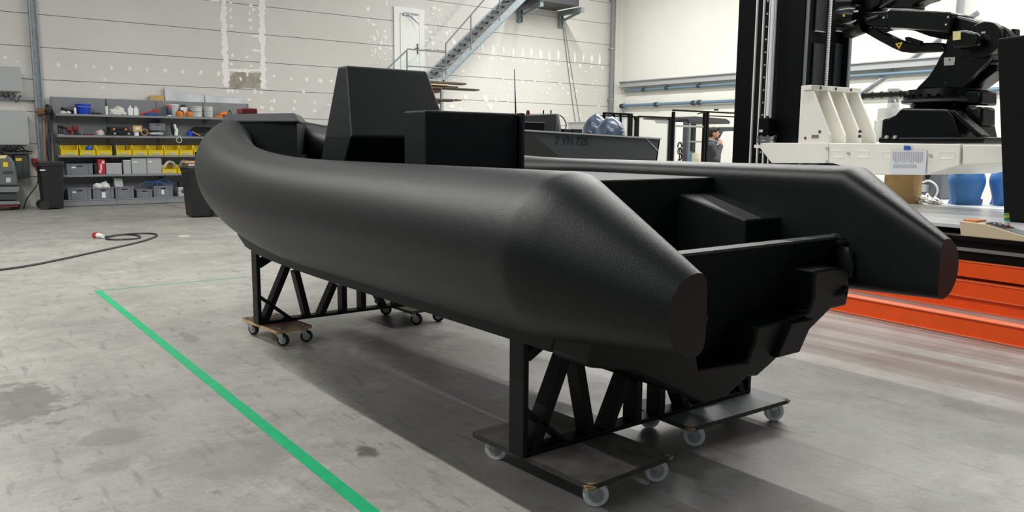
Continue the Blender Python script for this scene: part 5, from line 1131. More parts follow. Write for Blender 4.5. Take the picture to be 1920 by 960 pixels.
a = fp(1275.5, 297, NY); mb = MB(); mb.box(a.x - 0.006, a.x + 0.006, NY - 0.004, NY, a.z - 0.25, a.z); mb.build('red_stroke', 'red_plastic', o, smooth=0)
# forklift truck with its dark overhead guard
KY = 13.2
def kp(px, py, y=KY): return on_y(px, py, y)
FK = thing('forklift', 'forklift with dark overhead guard behind the man and the door frame', 'forklift', (kp(1325, 300).x, KY + 0.6, 0))
a, b = kp(1286, 222), kp(1369, 231); zt = kp(1330, 219).z; zb = b.z
mb = MB(); mb.prism([V((kp(1268, 225).x, KY, zb + 0.07)), V((kp(1290, 225).x, KY, zb + 0.05)), V((kp(1293, 231).x, KY, zb - 0.02)), V((b.x, KY, zb - 0.02)), V((b.x, KY, zb + 0.05)), V((kp(1362, 222).x, KY, zt - 0.03)), V((kp(1305, 219).x, KY, zt)), V((kp(1268, 221).x, KY, zt - 0.04))], (0, 1.1, 0)); mb.build('overhead_guard', 'dark_grey', FK, smooth=0, bevel=0.02)
for px0, px1, m in ((1283, 1290, 'dark_grey'), (1294, 1297, 'galvanized')):
    a, b = kp(px0, 228), kp(px1, 228); mb = MB(); mb.box(a.x, b.x, KY + 0.02, KY + 0.1, 0.3, a.z); mb.build('guard_post', m, FK, smooth=0)
a, b = kp(1352, 228), kp(1358, 228); mb = MB(); mb.box(a.x, b.x, KY + 0.9, KY + 1.0, 0.3, a.z); mb.build('guard_post', 'dark_grey', FK, smooth=0)
a, b = kp(1291, 264), kp(1322, 264); mb = MB(); mb.box(a.x, b.x, KY + 0.03, KY + 0.08, a.z - 0.04, a.z); mb.build('crossbar', 'galvanized', FK, smooth=0)
a, b = kp(1284, 300), kp(1366, 300); mb = MB(); mb.box(a.x, b.x, KY, KY + 1.1, 0.18, 0.85); mb.build('chassis', 'dark_grey', FK, smooth=0, bevel=0.04)
for x in (a.x + 0.2, b.x - 0.2):
    for y in (KY - 0.01, KY + 0.95): mb = MB(); mb.cyl((x, y, 0.25), (x, y + 0.16, 0.25), 0.25, n=28); mb.build('wheel', 'black_rubber', FK)
a, b = kp(1288, 284), kp(1293.5, 305); mb = MB(); mb.box(a.x, b.x, KY - 0.06, KY - 0.002, b.z, a.z); mb.build('side_box', 'pipe_blue', FK, smooth=0, bevel=0.01)
a, b = kp(1294, 286), kp(1323, 305, KY - 0.3); mb = MB(); c = kp(1308, 300, KY + 0.3)
mb.blob((c.x, KY + 0.4, 1.05), 0.17 + (kp(1323, 290).x - kp(1294, 290).x) / 2.6, 0.28, 0.27, 3, 0.15); single(mb, 'sack', 'cream_sack', 'cream filled sack lying on the forklift', 'sack')
PY_ = 10.75
a = kp(1342, 250, PY_ + 0.6)
P = [kp(*p, PY_ + 0.45) for p in ((1364, 247), (1380, 246), (1380, 305), (1343, 305), (1342, 291))]; P[2].z = P[3].z = 0.0
mb = MB(); mb.prism(P, (0, 0.12, 0)); single(mb, 'machine_cabinet', 'white_paint', 'white machine cabinet with slanted front beside the standing man', 'cabinet', smooth=0, bevel=0.01)
P = [kp(*p, PY_ + 1.6) for p in ((1351, 238), (1380, 238), (1380, 300), (1349, 300))]; P[2].z = P[3].z = 0.0
mb = MB(); mb.prism(P, (0, 0.4, 0)); single(mb, 'machine_housing', 'dark_grey', 'dark machine housing behind the white slanted cabinet', 'machine', smooth=0, bevel=0.02)

def remesh(mb, name, m, parent, voxel, rot, loc, smooth_it=6):
    me = bpy.data.meshes.new('tmp'); me.from_pydata([tuple(p) for p in mb.v], [], mb.f)
    bm = bmesh.new(); bm.from_mesh(me); bmesh.ops.recalc_face_normals(bm, faces=bm.faces); bm.to_mesh(me); bm.free()
    t = bpy.data.objects.new('tmp', me); COL.objects.link(t)
    r = t.modifiers.new('r', 'REMESH'); r.mode = 'VOXEL'; r.voxel_size = voxel; r.use_smooth_shade = True
    s = t.modifiers.new('s', 'SMOOTH'); s.iterations = smooth_it; s.factor = 0.5
    dg = bpy.context.evaluated_depsgraph_get(); m2 = bpy.data.meshes.new_from_object(t.evaluated_get(dg)); bpy.data.objects.remove(t)
    m2.materials.clear(); m2.materials.append(MATS[m]); m2.shade_smooth()
    o = bpy.data.objects.new(name, m2); COL.objects.link(o); o.parent = parent; return o
def limb(mb, pts, rs, n=14):
    mb.tube(pts, rs, n)
    for p, r in zip(pts, rs): mb.ball(p, r, r, r, 12, 8)
# the man: local x forward, y to his left, z up
pos = on_y(1335, 274, PY_); fwd = math.atan2(-0.60, 0.80)
PS = thing('person', 'standing man in a dark grey jacket with a scarf, one hand raised to his mouth', 'person', (pos.x, pos.y, 0)); PS.rotation_euler.z = fwd - 0.25; 
b = MB()
hx = 0.03   # head forward offset
# head and face
b.ball((hx, 0, 1.765), 0.092, 0.076, 0.115, 20, 14); b.ball((hx + 0.032, 0, 1.715), 0.06, 0.058, 0.07); b.ball((hx + 0.062, 0, 1.675), 0.026, 0.03, 0.02)
limb(b, [(hx + 0.086, 0, 1.765), (hx + 0.108, 0, 1.732)], [0.009, 0.015]); b.ball((hx + 0.078, 0.016, 1.702), 0.016, 0.016, 0.006); b.ball((hx + 0.078, -0.016, 1.702), 0.016, 0.016, 0.006)
for s in (-1, 1): b.ball((hx - 0.005, s * 0.078, 1.745), 0.022, 0.01, 0.034); b.ball((hx + 0.075, s * 0.032, 1.785), 0.015, 0.024, 0.008)
limb(b, [(0, 0, 1.66), (-0.01, 0, 1.53)], [0.056, 0.064])
# torso, legs, arms
limb(b, [(-0.01, 0, 1.5), (0, 0, 1.3), (0, 0, 1.12), (0, 0, 1.0)], [0.09, 0.135, 0.12, 0.125]); limb(b, [(0, 0.15, 1.5), (0, -0.15, 1.5)], [0.06, 0.06])
sh = {1: (0.0, 0.19, 1.5), -1: (0.0, -0.19, 1.5)}
el = {1: (-0.02, 0.25, 1.19), -1: (0.1, -0.25, 1.22)}; wr_ = {1: (0.13, 0.22, 0.99), -1: (0.17, -0.06, 1.52)}
for s in (-1, 1):
    limb(b, [sh[s], el[s], wr_[s]], [0.055, 0.042, 0.029]); limb(b, [(0, s * 0.1, 0.98), (0.02, s * 0.11, 0.52), (-0.01, s * 0.12, 0.1)], [0.088, 0.058, 0.042])
    limb(b, [(-0.03, s * 0.12, 0.05), (0.15, s * 0.13, 0.035)], [0.045, 0.035])
# hands: palm, four fingers and a thumb
def hand(w, d, side, palm):
    w, d, side, palm = V(w), V(d).normalized(), V(side).normalized(), V(palm).normalized()
    for k in range(4): limb(b, [w + side * (0.027 - 0.018 * k), w + d * 0.085 + side * (0.03 - 0.02 * k)], [0.014, 0.012], 8)
    for k, L_ in enumerate((0.066, 0.076, 0.07, 0.054)):
        p0 = w + d * 0.085 + side * (0.03 - 0.02 * k); p1 = p0 + d * L_ * 0.45 + palm * 0.012; p2 = p1 + (d * 0.6 + palm * 0.8).normalized() * L_ * 0.32; p3 = p2 + (d * 0.2 + palm).normalized() * L_ * 0.26
        limb(b, [p0, p1, p2, p3], [0.0095, 0.009, 0.0085, 0.0075], 8)
    t0_ = w + d * 0.025 + side * 0.03; t1_ = t0_ + (d * 0.5 + side * 0.8 + palm * 0.4).normalized() * 0.045; limb(b, [t0_, t1_, t1_ + (d * 0.9 + palm * 0.4).normalized() * 0.032], [0.014, 0.011, 0.009], 8)
hand(wr_[-1], (-0.03, 0.15, 0.5), (-0.9, 0.1, 0.1), (-0.5, 0.4, 0.1)); hand(wr_[1], (0.6, -0.1, -0.8), (0.5, -0.2, 0.4), (-0.4, -0.6, -0.3))
remesh(b, 'body', 'skin', PS, 0.0075, 0, 0, 3)
b = MB()
for i in range(1):
    b.ball((hx - 0.012, 0, 1.795), 0.098, 0.084, 0.098, 20, 14)
    b.ball((hx - 0.045, 0, 1.745), 0.066, 0.078, 0.085)
    limb(b, [(hx + 0.07, 0.04, 1.855), (hx + 0.08, -0.03, 1.85)], [0.022, 0.026])
# beard
b.ball((hx + 0.052, 0, 1.668), 0.04, 0.045, 0.02)
hr = remesh(b, 'hair', 'hair', PS, 0.009, 0, 0, 3)
b = MB()
limb(b, [(-0.015, 0, 1.49), (0, 0, 1.3), (0, 0, 1.12), (0, 0, 0.92)], [0.13, 0.19, 0.185, 0.19]); limb(b, [(-0.01, 0.15, 1.49), (-0.01, -0.15, 1.49)], [0.085, 0.085])
for s in (-1, 1):
    e, w = V(el[s]), V(wr_[s]); limb(b, [sh[s], e, lerp(e, w, 0.92)], [0.092, 0.078, 0.06])
limb(b, [(0.0, 0, 1.57), (-0.005, 0, 1.5)], [0.085, 0.1])
remesh(b, 'jacket', 'jacket', PS, 0.014, 0, 0, 4)
b = MB(); b.tube([V((0.012 + math.cos(t) * 0.078, math.sin(t) * 0.075, 1.605 - 0.02 * math.cos(t))) for t in [2 * math.pi * k / 20 for k in range(21)]], 0.028, 10); remesh(b, 'scarf', 'scarf', PS, 0.01, 0, 0, 2)
b = MB()
limb(b, [(0, -0.08, 0.98), (0, 0.08, 0.98)], [0.125, 0.125])
for s in (-1, 1): limb(b, [(0, s * 0.1, 0.96), (0.02, s * 0.11, 0.52), (-0.01, s * 0.12, 0.09)], [0.112, 0.085, 0.072])
remesh(b, 'trousers', 'trousers', PS, 0.014, 0, 0, 4)
for s in (-1, 1): b = MB(); limb(b, [(-0.04, s * 0.12, 0.05), (0.16, s * 0.13, 0.042)], [0.052, 0.044]); b.box(-0.09, 0.2, s * 0.125 - 0.04, s * 0.125 + 0.04, 0.0, 0.02); remesh(b, 'shoe', 'black_rubber', PS, 0.01, 0, 0, 2)

# ================================================================== robot printing cell at the right
U0, U1 = -6.0, 3.1
def beam_thing(name, label, cat): return thing(name, label, cat, cell(0.5, 0, 0))
o = beam_thing('floor_beam', 'orange steel beam lying on the floor in front of the machine base', 'beam')
mb = MB(); mb.cbox(0.02, 0.09, U0, U1, 0.0, 0.155); mb.build('web', 'orange_paint', o, smooth=0)
for z in (0.002, 0.150): mb = MB(); mb.cbox(0.0, 0.11, U0, U1, z, z + 0.012); mb.build('flange', 'orange_edge', o, smooth=0, bevel=0.003)
MP = thing('machine_platform', 'long machine base of stacked orange beams and black rails', 'machine base', cell(1.6, 0, 0))
VF = 1.1
def cb(nm, m, v0, v1, z0, z1, par=MP, bev=0.0): mb = MB(); mb.cbox(v0, v1, U0, U1, z0, z1); return mb.build(nm, m, par, smooth=0, bevel=bev)
cb('lower_beam', 'orange_paint', VF + 0.035, VF + 0.4, 0.0, 0.122); cb('lower_beam', 'orange_paint', VF, VF + 0.4, 0.134, 0.268)
for z in (0.0, 0.122, 0.268): cb('flange', 'orange_edge', VF - 0.012, VF + 0.4, z + 0.0005, z + 0.0115)
cb('gap_plate', 'dark_red', VF + 0.08, VF + 0.4, 0.28, 0.31)
cb('upper_beam', 'orange_paint', VF + 0.01, VF + 0.4, 0.312, 0.452); cb('flange', 'orange_edge', VF - 0.002, VF + 0.4, 0.452, 0.462)
cb('rail_housing', 'black_metal', VF + 0.03, VF + 0.4, 0.463, 0.685); cb('guide_rail', 'steel', VF - 0.01, VF + 0.03, 0.553, 0.585); cb('rail_cover', 'black_metal', VF - 0.03, VF + 0.4, 0.655, 0.69)
TB = thing('build_table', 'long pale machine table with marbled top under the robot beam', 'table', cell(3.2, 0, 0))
mb = MB(); mb.cbox(VF + 0.22, 5.6, U0, 3.15, 0.735, 0.775); mb.build('tabletop', 'table_white', TB, smooth=0, bevel=0.004)
mb = MB(); mb.cbox(VF + 0.401, 5.5, U0, 3.1, 0.0, 0.735); mb.build('body', 'black_metal', TB, smooth=0)
TZ = 0.776
# control box on the rail
o = thing('control_box', 'cream sloping control box with black panel on the machine rail', 'control box', cell(VF + 0.1, 0, 0.69))
q0 = vu(on_v(1799, 441, VF - 0.02)); uA = q0[1]; q1 = vu(on_v(1914, 452, VF - 0.02)); uB = q1[1] - 0.12
zt = on_v(1796, 414, VF - 0.02).z; zm = on_v(1844, 420, VF - 0.02); um = vu(zm)[1]
def cprism(pts, v0, v1, m, nm, par, bev=0.0): mb = MB(); mb.prism([cell(v0, u, z) for u, z in pts], CV * (v1 - v0)); return mb.build(nm, m, par, smooth=0, bevel=bev)
cprism([(uA - 0.01, 0.691), (uA + 0.012, zt), (um, zm.z), (uB, 0.72), (uB, 0.691)], VF - 0.02, VF + 0.21, 'console_cream', 'body', o, 0.006)
mb = MB(); P = [cell(v, u, z) for v, u, z in ((VF + 0.0, um - 0.005, zm.z + 0.001), (VF + 0.19, um - 0.005, zm.z + 0.001), (VF + 0.19, uB + 0.01, 0.722), (VF + 0.0, uB + 0.01, 0.722))]; mb.prism(P, (0, 0, 0.005)); mb.build('panel', 'grey_paint', o, smooth=0)
mb = MB(); k0, k1 = 0.0, 0.38; P = [cell(v, lerp(um, uB, k), lerp(zm.z, 0.72, k) + 0.006) for v, k in ((VF + 0.03, k0), (VF + 0.18, k0), (VF + 0.18, k1), (VF + 0.03, k1))]; mb.prism(P, (0, 0, 0.006)); mb.build('switch_plate', 'black_plastic', o, smooth=0)
for k, v in ((0.12, 0.07), (0.2, 0.1), (0.14, 0.14)): c = cell(VF + v, lerp(um, uB, k), lerp(zm.z, 0.72, k) + 0.01); mb = MB(); mb.cyl(c, c + V((0, 0, 0.02)), 0.012, n=12); mb.build('button', 'light_grey', o)
mb = MB(); mb.cbox(VF + 0.02, VF + 0.2, uA - 0.12, uA, zt - 0.004, zt + 0.012); mb.build('top_label', 'orange_plastic', o, smooth=0)
c = cell(VF + 0.13, lerp(um, uB, 0.3), lerp(zm.z, 0.72, 0.3) + 0.01); d = V((-0.15, 0.1, 1)).normalized()
o2 = thing('marker_tube', 'small tube striped yellow and green standing on the control box', 'tube', c)
for k, (m, h) in enumerate((('red_plastic', 0.012), ('white_plastic', 0.03), ('tape_green', 0.022), ('sticker_yellow', 0.016), ('tape_green', 0.008))):
    h0 = (0, 0.012, 0.042, 0.064, 0.08)[k] * 1.35; mb = MB(); mb.cyl(c + d * h0, c + d * (h0 + h * 1.35), 0.022, n=14); mb.build('band', m, o2)
# things standing on the table
def tbl(px, py): return vu(on_z(px, py, TZ))
v, u, _ = tbl(1655, 378); uR = vu(on_v(1710, 380, v))[1]; z1 = on_v(1680, 329, v).z + 0.06
mb = MB(); mb.cbox(v, v + 0.2, uR, u, TZ, z1); o = single(mb, 'cardboard_box', 'cardboard', 'tan cardboard box on the machine table behind the far tube', 'box', smooth=0, bevel=0.004)
v, u, _ = tbl(1712, 372); u2 = vu(on_v(1756, 372, v))[1]; mb = MB(); mb.cbox(v + 0.1, v + 0.4, u2, u, TZ, on_v(1735, 318, v).z); o = single(mb, 'equipment_box', 'crate_grey', 'grey equipment box behind the tangle of white cables', 'box', smooth=0, bevel=0.02)
mb = MB(); mb.cyl(cell(v + 0.098, lerp(u2, u, .6), on_v(1727, 331, v).z), cell(v + 0.085, lerp(u2, u, .6), on_v(1727, 331, v).z), 0.035, n=16); single(mb, 'gauge', 'black_plastic', 'round black knob on the grey equipment box', 'knob')
o = thing('white_cables', 'tangle of white cables on the machine table beside the cardboard box', 'cables', on_z(1735, 380, TZ))
random.seed(3)
for k in range(9):
    pts = []
    for j in range(6):
        p = on_z(1718 + 9 * j + random.uniform(-4, 5), 376 + random.uniform(-3, 7), TZ + 0.012); p.z = TZ + 0.012 + abs(math.sin(j * 0.9 + k)) * random.uniform(0.0, 0.16) * (1 - j / 6); pts.append(p)
    mb = MB(); mb.tube(arc(pts, 5), 0.0105, 6); mb.build('cable', 'cable_white', o)
pts = [on_v(x, y, v + 0.05) for x, y in ((1730, 342), (1742, 339), (1754, 346), (1758, 358), (1752, 372))]; mb = MB(); mb.tube(arc(pts, 5), 0.014, 8); mb.build('cable', 'cable_white', o)
mb = MB(); a_ = on_v(1732, 350, v + 0.06); mb.obox(a_ - V((0, 0, 0.02)), CU * 0.06, CV * 0.04, V((0, 0, 0.05))); mb.build('connector', 'light_grey', o, smooth=0, bevel=0.008)
def vase(pxc, pyb, px0, px1, label, sticker=False):
    P = on_z(pxc, pyb, TZ); vv_, uu_, _ = vu(P); W = abs(vu(on_v(px1, pyb, vv_))[1] - vu(on_v(px0, pyb, vv_))[1]) * 0.94 / 2; c = cell(vv_ + W, uu_, TZ)
    o = thing('printed_vase', label, 'vase', c, 'blue printed vases'); Hh = W * 2.45
    rings = []; n = 72
    for i in range(29):
        t = i / 28; z = Hh * t
        bulge = 0.42 + 0.58 * math.sin(min(1, (t + 0.06) / 0.62) * math.pi / 2) ** 1.3 if t < 0.56 else 1 - 0.5 * ((t - 0.56) / 0.44) ** 1.6
        skirt = max(0.0, 1 - t / 0.42)
        ring = []
        for k in range(n):
            q = 2 * math.pi * k / n; fin = max(0.0, math.cos(4 * q + 0.5)) ** 6
            r = W * (bulge + (1.02 - bulge) * skirt ** 0.8 * (0.5 + 0.5 * fin) if skirt > 0 else bulge)
            ring.append(c + V((math.cos(q) * r, math.sin(q) * r, z)))
        rings.append(ring)
    mb = MB(); mb.loft(rings); mb.build('body', 'vase_blue', o, smooth=60)
    if sticker: p = on_v(1796, 318, vv_ - 0.0); mb = MB(); q = vu(p); mb.cbox(vv_ - 0.005, vv_ + 0.03, q[1] - 0.05, q[1] + 0.05, p.z - 0.05, p.z + 0.06); mb.build('note', 'paper', o, smooth=0)
    return o
vase(1791, 384, 1757, 1826, 'left blue ribbed printed vase with a white note on the machine table', True)
vase(1872, 386, 1832, 1908, 'right blue ribbed printed vase half hidden by the black panel')
c = on_z(1826, 381, TZ); mb = MB(); mb.obox(c + V((0, 0, 0.03)), CU * 0.09, CV * 0.05, V((0, 0, 0.03))); single(mb, 'red_block', 'dark_red', 'small dark red block between the two blue vases', 'block', smooth=0, bevel=0.006)
pts = [on_z(1820, 376, TZ + 0.01), on_v(1824, 350, 4.4), on_v(1838, 330, 4.4), on_v(1839, 300, 4.4)]
mb = MB(); mb.tube(arc(pts, 6), 0.014, 8); single(mb, 'hanging_cable', 'grey_paint', 'grey cable hanging down between the two blue vases', 'cable')
# black felt panel at the far right
BV = 2.0
q = [on_v(x, y, BV) for x, y in ((1868, 72), (1960, 60), (1960, 392), (1884, 386))]
mb = MB(); P = q[:]; zf = TZ; P[2] = on_v(1960, 392, BV); P[3].z = zf; P[2].z = zf
mb.prism(P, CV * 0.28); single(mb, 'black_panel', 'matt_black', 'tall matt black printed panel standing at the right edge of the picture', 'panel', smooth=0, bevel=0.025, seg=3)

# column
V0, UC = 2.6, vu(on_v(1499, 200, 2.6))[1]; UE = vu(on_v(1377, 200, 2.6))[1]
V1 = vu(on_u(1593, 150, UC))[0]
MC = thing('gantry_tower', 'tall black machine tower with steel guide rails and a ball screw', 'machine tower', cell((V0 + V1) / 2, (UC + UE) / 2, 0))
ZT = 4.6
mb = MB(); mb.cbox(V0, V1, UC + 0.12, UE, 0, ZT); mb.build('tower', 'black_metal', MC, smooth=0, bevel=0.006)
mb = MB(); w_ = 0.07; mb.cbox(V0, V0 + w_, UC, UC + 0.119, 0, ZT); mb.cbox(V1 - w_, V1, UC, UC + 0.119, 0, ZT); mb.build('side_flange', 'black_metal', MC, smooth=0, bevel=0.004)
for vv_ in (V0 + 0.03, V1 - 0.07): mb = MB(); mb.cbox(vv_, vv_ + 0.045, UC - 0.02, UC, 0, ZT); mb.build('edge_rail', 'grey_paint', MC, smooth=0)
def uface(px, py): q = vu(on_u(px, py, UC + 0.1)); return q[0], q[2]
for p0, p1 in ((1522, 1541), (1562, 1585)):
    va, zlo = uface(p0, 165); vb, _ = uface(p1, 165)
    z1_, z2_ = uface(p0, 80)[1], uface(p0, 56)[1]
    for za, zb_ in ((1.0, z1_), (z2_, ZT)): mb = MB(); mb.cbox(va, vb, UC + 0.098, UC + 0.119, za, zb_); mb.build('cover_plate', 'satin_grey_panel', MC, smooth=0)
    mb = MB(); mb.cbox(va, vb, UC + 0.095, UC + 0.119, z2_ - 0.012, z2_); mb.build('plate_edge', 'light_grey', MC, smooth=0)
vs, _ = uface(1548, 80); mb = MB(); rings = []
for i in range(420):
    z = 1.3 + i * (ZT - 1.3) / 420
    rings.append([cell(vs, UC + 0.055, z) + (CV * math.cos(q) + CU * math.sin(q)) * (0.024 if i % 4 < 2 else 0.017) for q in [2 * math.pi * k / 10 for k in range(10)]])
mb.loft(rings); mb.build('ball_screw', 'bright_rail', MC, smooth=0)
def vface(px, py=130): return vu(on_v(px, py, V0))[1]
us = [vface(p) for p in (1416, 1429, 1440.5, 1450.5)]
mb = MB(); mb.cbox(V0 - 0.004, V0, vface(1459), vface(1409), 0, ZT); mb.build('recess_plate', 'robot_black', MC, smooth=0)
for uu_ in us: mb = MB(); mb.cbox(V0 - 0.03, V0 - 0.004, uu_ - 0.009, uu_ + 0.009, 0, ZT); mb.build('guide_rail', 'bright_rail', MC, smooth=0)
mid = (us[1] + us[2]) / 2
for k in range(24): mb = MB(); c = cell(V0 - 0.004, mid, 0.4 + k * 0.17); mb.cyl(c, c - CV * 0.012, 0.012, n=8); mb.build('bolt', 'zinc', MC)
ur = vface(1458.5); ZBm = on_v(1500, 268, V0 - 0.3).z
mb = MB(); mb.cyl(cell(V0 - 0.155, ur, ZBm + 0.36), cell(V0 - 0.155, ur, ZT), 0.026, n=18); mb.build('lead_rod', 'bright_rail', MC)

# carriage: white cast beam with gussets
BVF = 2.32
def bp_(px, py, v=BVF): return on_v(px, py, v)
RC = thing('robot_carriage', 'white cast carriage beam carrying the black robot arm', 'carriage', cell(2.9, 1.8, 1.38))
P = [bp_(*p) for p in ((1425, 268), (1553, 268), (1553, 306), (1447, 306), (1425, 278))]; mb = MB(); mb.prism(P, CV * 0.265); mb.build('end_plate', 'cast_white', RC, smooth=0, bevel=0.006)
P = [bp_(*p) for p in ((1414, 271.5), (1425, 271.5), (1425, 277.5), (1414, 277.5))]; mb = MB(); mb.prism(P, CV * 0.26); mb.build('lip', 'cast_white', RC, smooth=0)
P = [bp_(*p) for p in ((1554, 268), (1800, 270), (1801, 274), (1799, 310), (1737, 328), (1637, 328), (1560, 306), (1554, 306))]; mb = MB(); mb.prism(P, CV * 1.5); mb.build('beam', 'cast_white', RC, smooth=0, bevel=0.012)
P = [bp_(*p, BVF + 0.02) for p in ((1804, 271), (1960, 273), (1960, 306), (1804, 309))]; mb = MB(); mb.prism(P, CV * 1.1); mb.build('beam_end', 'cast_white', RC, smooth=0, bevel=0.012)
for p0, p1, y0, y1 in ((1560, 1583, 282, 294), (1607, 1630, 283, 294), (1655, 1672, 284, 295), (1762, 1790, 284, 297)):
    P = [bp_(p0, y0), bp_(p1, y0), bp_(p1, y1), bp_(p0, y1)]; mb = MB(); c = sum(P, V()) / 4
    for i in range(4): mb.tube([P[i], P[(i + 1) % 4]], 0.004, 4)
    mb.build('raised_pad', 'cast_white', RC)
for px_, py_ in ((1591.5, 287.5), (1745, 291.5), (1552, 278), (1552, 303)): c = bp_(px_, py_); mb = MB(); mb.cyl(c + CV * 0.002, c - CV * 0.02, 0.02, n=12); mb.build('bolt', 'zinc', RC)
# gusset bracket: upright plate on the column face with four triangular ribs
zc0 = ZBm + 0.001
zg = on_v(1510, 161, V0 - 0.2).z
gv0 = 2.34
up_u = vu(on_v(1500, 200, gv0))[1]
mb = MB(); mb.cbox(gv0, gv0 + 1.0, up_u - 0.05, up_u, zc0, zg); mb.build('back_plate', 'cast_white', RC, smooth=0, bevel=0.005)
mb = MB(); mb.cbox(gv0 - 0.03, gv0 + 1.0, up_u - 0.18, up_u - 0.05, zg - 0.06, zg); mb.build('top_flange', 'cast_white', RC, smooth=0, bevel=0.005)
uT = vu(on_v(1523, 163, gv0))[1]; uB_ = vu(on_v(1555, 255, gv0))[1]
holes = []
for k, vv_ in enumerate((gv0, gv0 + 0.30, gv0 + 0.62, gv0 + 0.94)):
    mb = MB(); mb.prism([cell(vv_, up_u - 0.05, zc0), cell(vv_, up_u - 0.05, zg - 0.06), cell(vv_, uT, zg - 0.06), cell(vv_, uB_, zc0 + 0.10), cell(vv_, uB_, zc0)], CV * 0.04); mb.build('gusset', 'cast_white', RC, smooth=0, bevel=0.004)
for px_, py_, r in ((1510, 259, 0.018), (1537, 247, 0.02)): c = on_v(px_, py_, gv0); mb = MB(); mb.cyl(c + CV * 0.01, c - CV * 0.003, r, n=16); mb.build('hole_plug', 'dark_grey', RC)
a, b = on_v(1522, 253, gv0), on_v(1535, 259, gv0); mb = MB(); mb.prism([a, V((b.x, b.y, a.z)), b, V((a.x, a.y, b.z))], CV * -0.004); mb.build('name_plate', 'grey_paint', RC, smooth=0)
c = on_v(1612, 251, gv0 + 0.62); mb = MB(); mb.cyl(c + V((0, 0, 0.03)) + CV * 0.01, c + V((0, 0, 0.03)) - CV * 0.004, 0.022, n=14); mb.cyl(c - V((0, 0, 0.03)) + CV * 0.01, c - V((0, 0, 0.03)) - CV * 0.004, 0.022, n=14); mb.build('slot_hole', 'dark_grey', RC)
for vv_ in (gv0 + 0.15, gv0 + 0.46, gv0 + 0.78): c = cell(vv_, up_u - 0.18, zg - 0.03); mb = MB(); mb.cyl(c + CU * 0.005, c - CU * 0.004, 0.02, n=12); mb.build('hole_plug', 'dark_grey', RC)
# drive motor on the carriage end
c = cell(V0 - 0.155, ur, ZBm); o = thing('drive_motor', 'small black drive motor on a steel flange at the foot of the column rod', 'motor', c)
mb = MB(); mb.lathe([(0.135, 0.001), (0.135, 0.03), (0.12, 0.035), (0.12, 0.05), (0.135, 0.055), (0.135, 0.085)], c, n=32); mb.build('flange', 'steel', o)
mb = MB(); mb.obox(c + V((0, 0, 0.21)), CU * 0.085, CV * 0.085, V((0, 0, 0.123))); mb.build('housing', 'black_metal', o, smooth=0, bevel=0.012)
mb = MB(); mb.obox(c + V((0, 0, 0.16)) - CV * 0.087 + CU * 0.03, CU * 0.03, CV * 0.002, V((0, 0, 0.018))); mb.build('label_tag', 'light_grey', o, smooth=0)
for k in range(8): q = 2 * math.pi * k / 8; mb = MB(); p = c + (CU * math.cos(q) + CV * math.sin(q)) * 0.115; mb.cyl(p + V((0, 0, 0.085)), p + V((0, 0, 0.1)), 0.013, n=8); mb.build('bolt', 'steel', o)
# paper sheet and blue tape on the beam
o = thing('paper_sheet', 'printed paper sheet in a clear sleeve hung on the white beam', 'paper sheet', bp_(1703, 328, BVF - 0.02))
P = [bp_(*p, BVF - 0.02) for p in ((1670, 281), (1738, 281), (1735, 328), (1668, 326))]; mb = MB(); mb.prism(P, CV * 0.004); mb.build('sheet', 'paper', o, smooth=0)
for k in range(17):
    x = 1674 + k * 3.4; mb = MB(); y1 = 305 if k % 4 else 302; mb.prism([bp_(*p, BVF - 0.0225) for p in ((x, 285), (x + 1.9, 285), (x + 1.8, y1), (x - 0.1, y1))], CV * 0.002); mb.build('printed_line', 'paper_grey', o, smooth=0)
for k in range(12):
    x = 1675 + k * 3.7; mb = MB(); mb.prism([bp_(*p, BVF - 0.0225) for p in ((x, 308), (x + 2.3, 308), (x + 2.2, 315), (x - 0.1, 315))], CV * 0.002); mb.build('printed_line', 'paper_grey', o, smooth=0)
mb = MB(); mb.prism([bp_(*p, BVF - 0.028) for p in ((1695, 273), (1707, 274), (1706, 281.5), (1694, 281))], CV * 0.004); single(mb, 'tape_piece', 'tape_blue', 'piece of blue tape holding the paper sheet to the beam', 'tape', smooth=0)

# robot
RV = 2.55
def rp(px, py, v=RV): return on_v(px, py, v)
RB = thing('industrial_robot', 'large black industrial robot arm standing on the white beam', 'robot', cell(3.0, 1.5, ZBm))
def rprism(pts, v0, d, nm, m='robot_black', bev=0.012, sm=20, par=RB):
    mb = MB(); mb.prism([rp(a_, b_, v0) for a_, b_ in pts], CV * d); return mb.build(nm, m, par, smooth=sm, bevel=bev)
zt_b = on_v(1700, 269, 2.4).z
base_pts = [(1653, 223), (1665, 221), (1677, 216), (1686, 206), (1690, 203), (1700, 202), (1775, 204), (1800, 216), (1822, 232), (1843, 256), (1846, 267), (1648, 267), (1649, 259), (1653, 258)]
rprism(base_pts[:7] + [(1788, 212), (1798, 262), (1650, 262)], 2.5, 0.85, 'base', bev=0.03)
mb = MB(); q0, q1 = vu(rp(1648, 265, 2.42)), vu(rp(1845, 265, 2.42)); mb.cbox(2.4, 3.45, q1[1], q0[1], ZBm + 0.002, ZBm + 0.07); mb.build('base_plate', 'robot_black', RB, smooth=0, bevel=0.02)
for v0 in (2.45, 3.2):   # open triangular feet at the right
    rprism([(1776, 207), (1790, 207), (1842, 254), (1842, 263), (1836, 263), (1786, 214)], v0, 0.16, 'foot', bev=0.01)
    rprism([(1776, 207), (1786, 215), (1804, 262), (1792, 262)], v0, 0.16, 'foot', bev=0.01)
mb = MB()
for dx in (0.0, 0.35):
    c = rp(1664 + dx * 45, 257, 2.40); mb.cyl(c, c - V((0, 0, 0.0)) + CV * -0.03, 0.02, n=10)
mb.build('base_bolt', 'zinc', RB)
cu = vu(rp(1768, 200, 2.95))[1]; cc = lambda z: cell(2.95, cu, z)
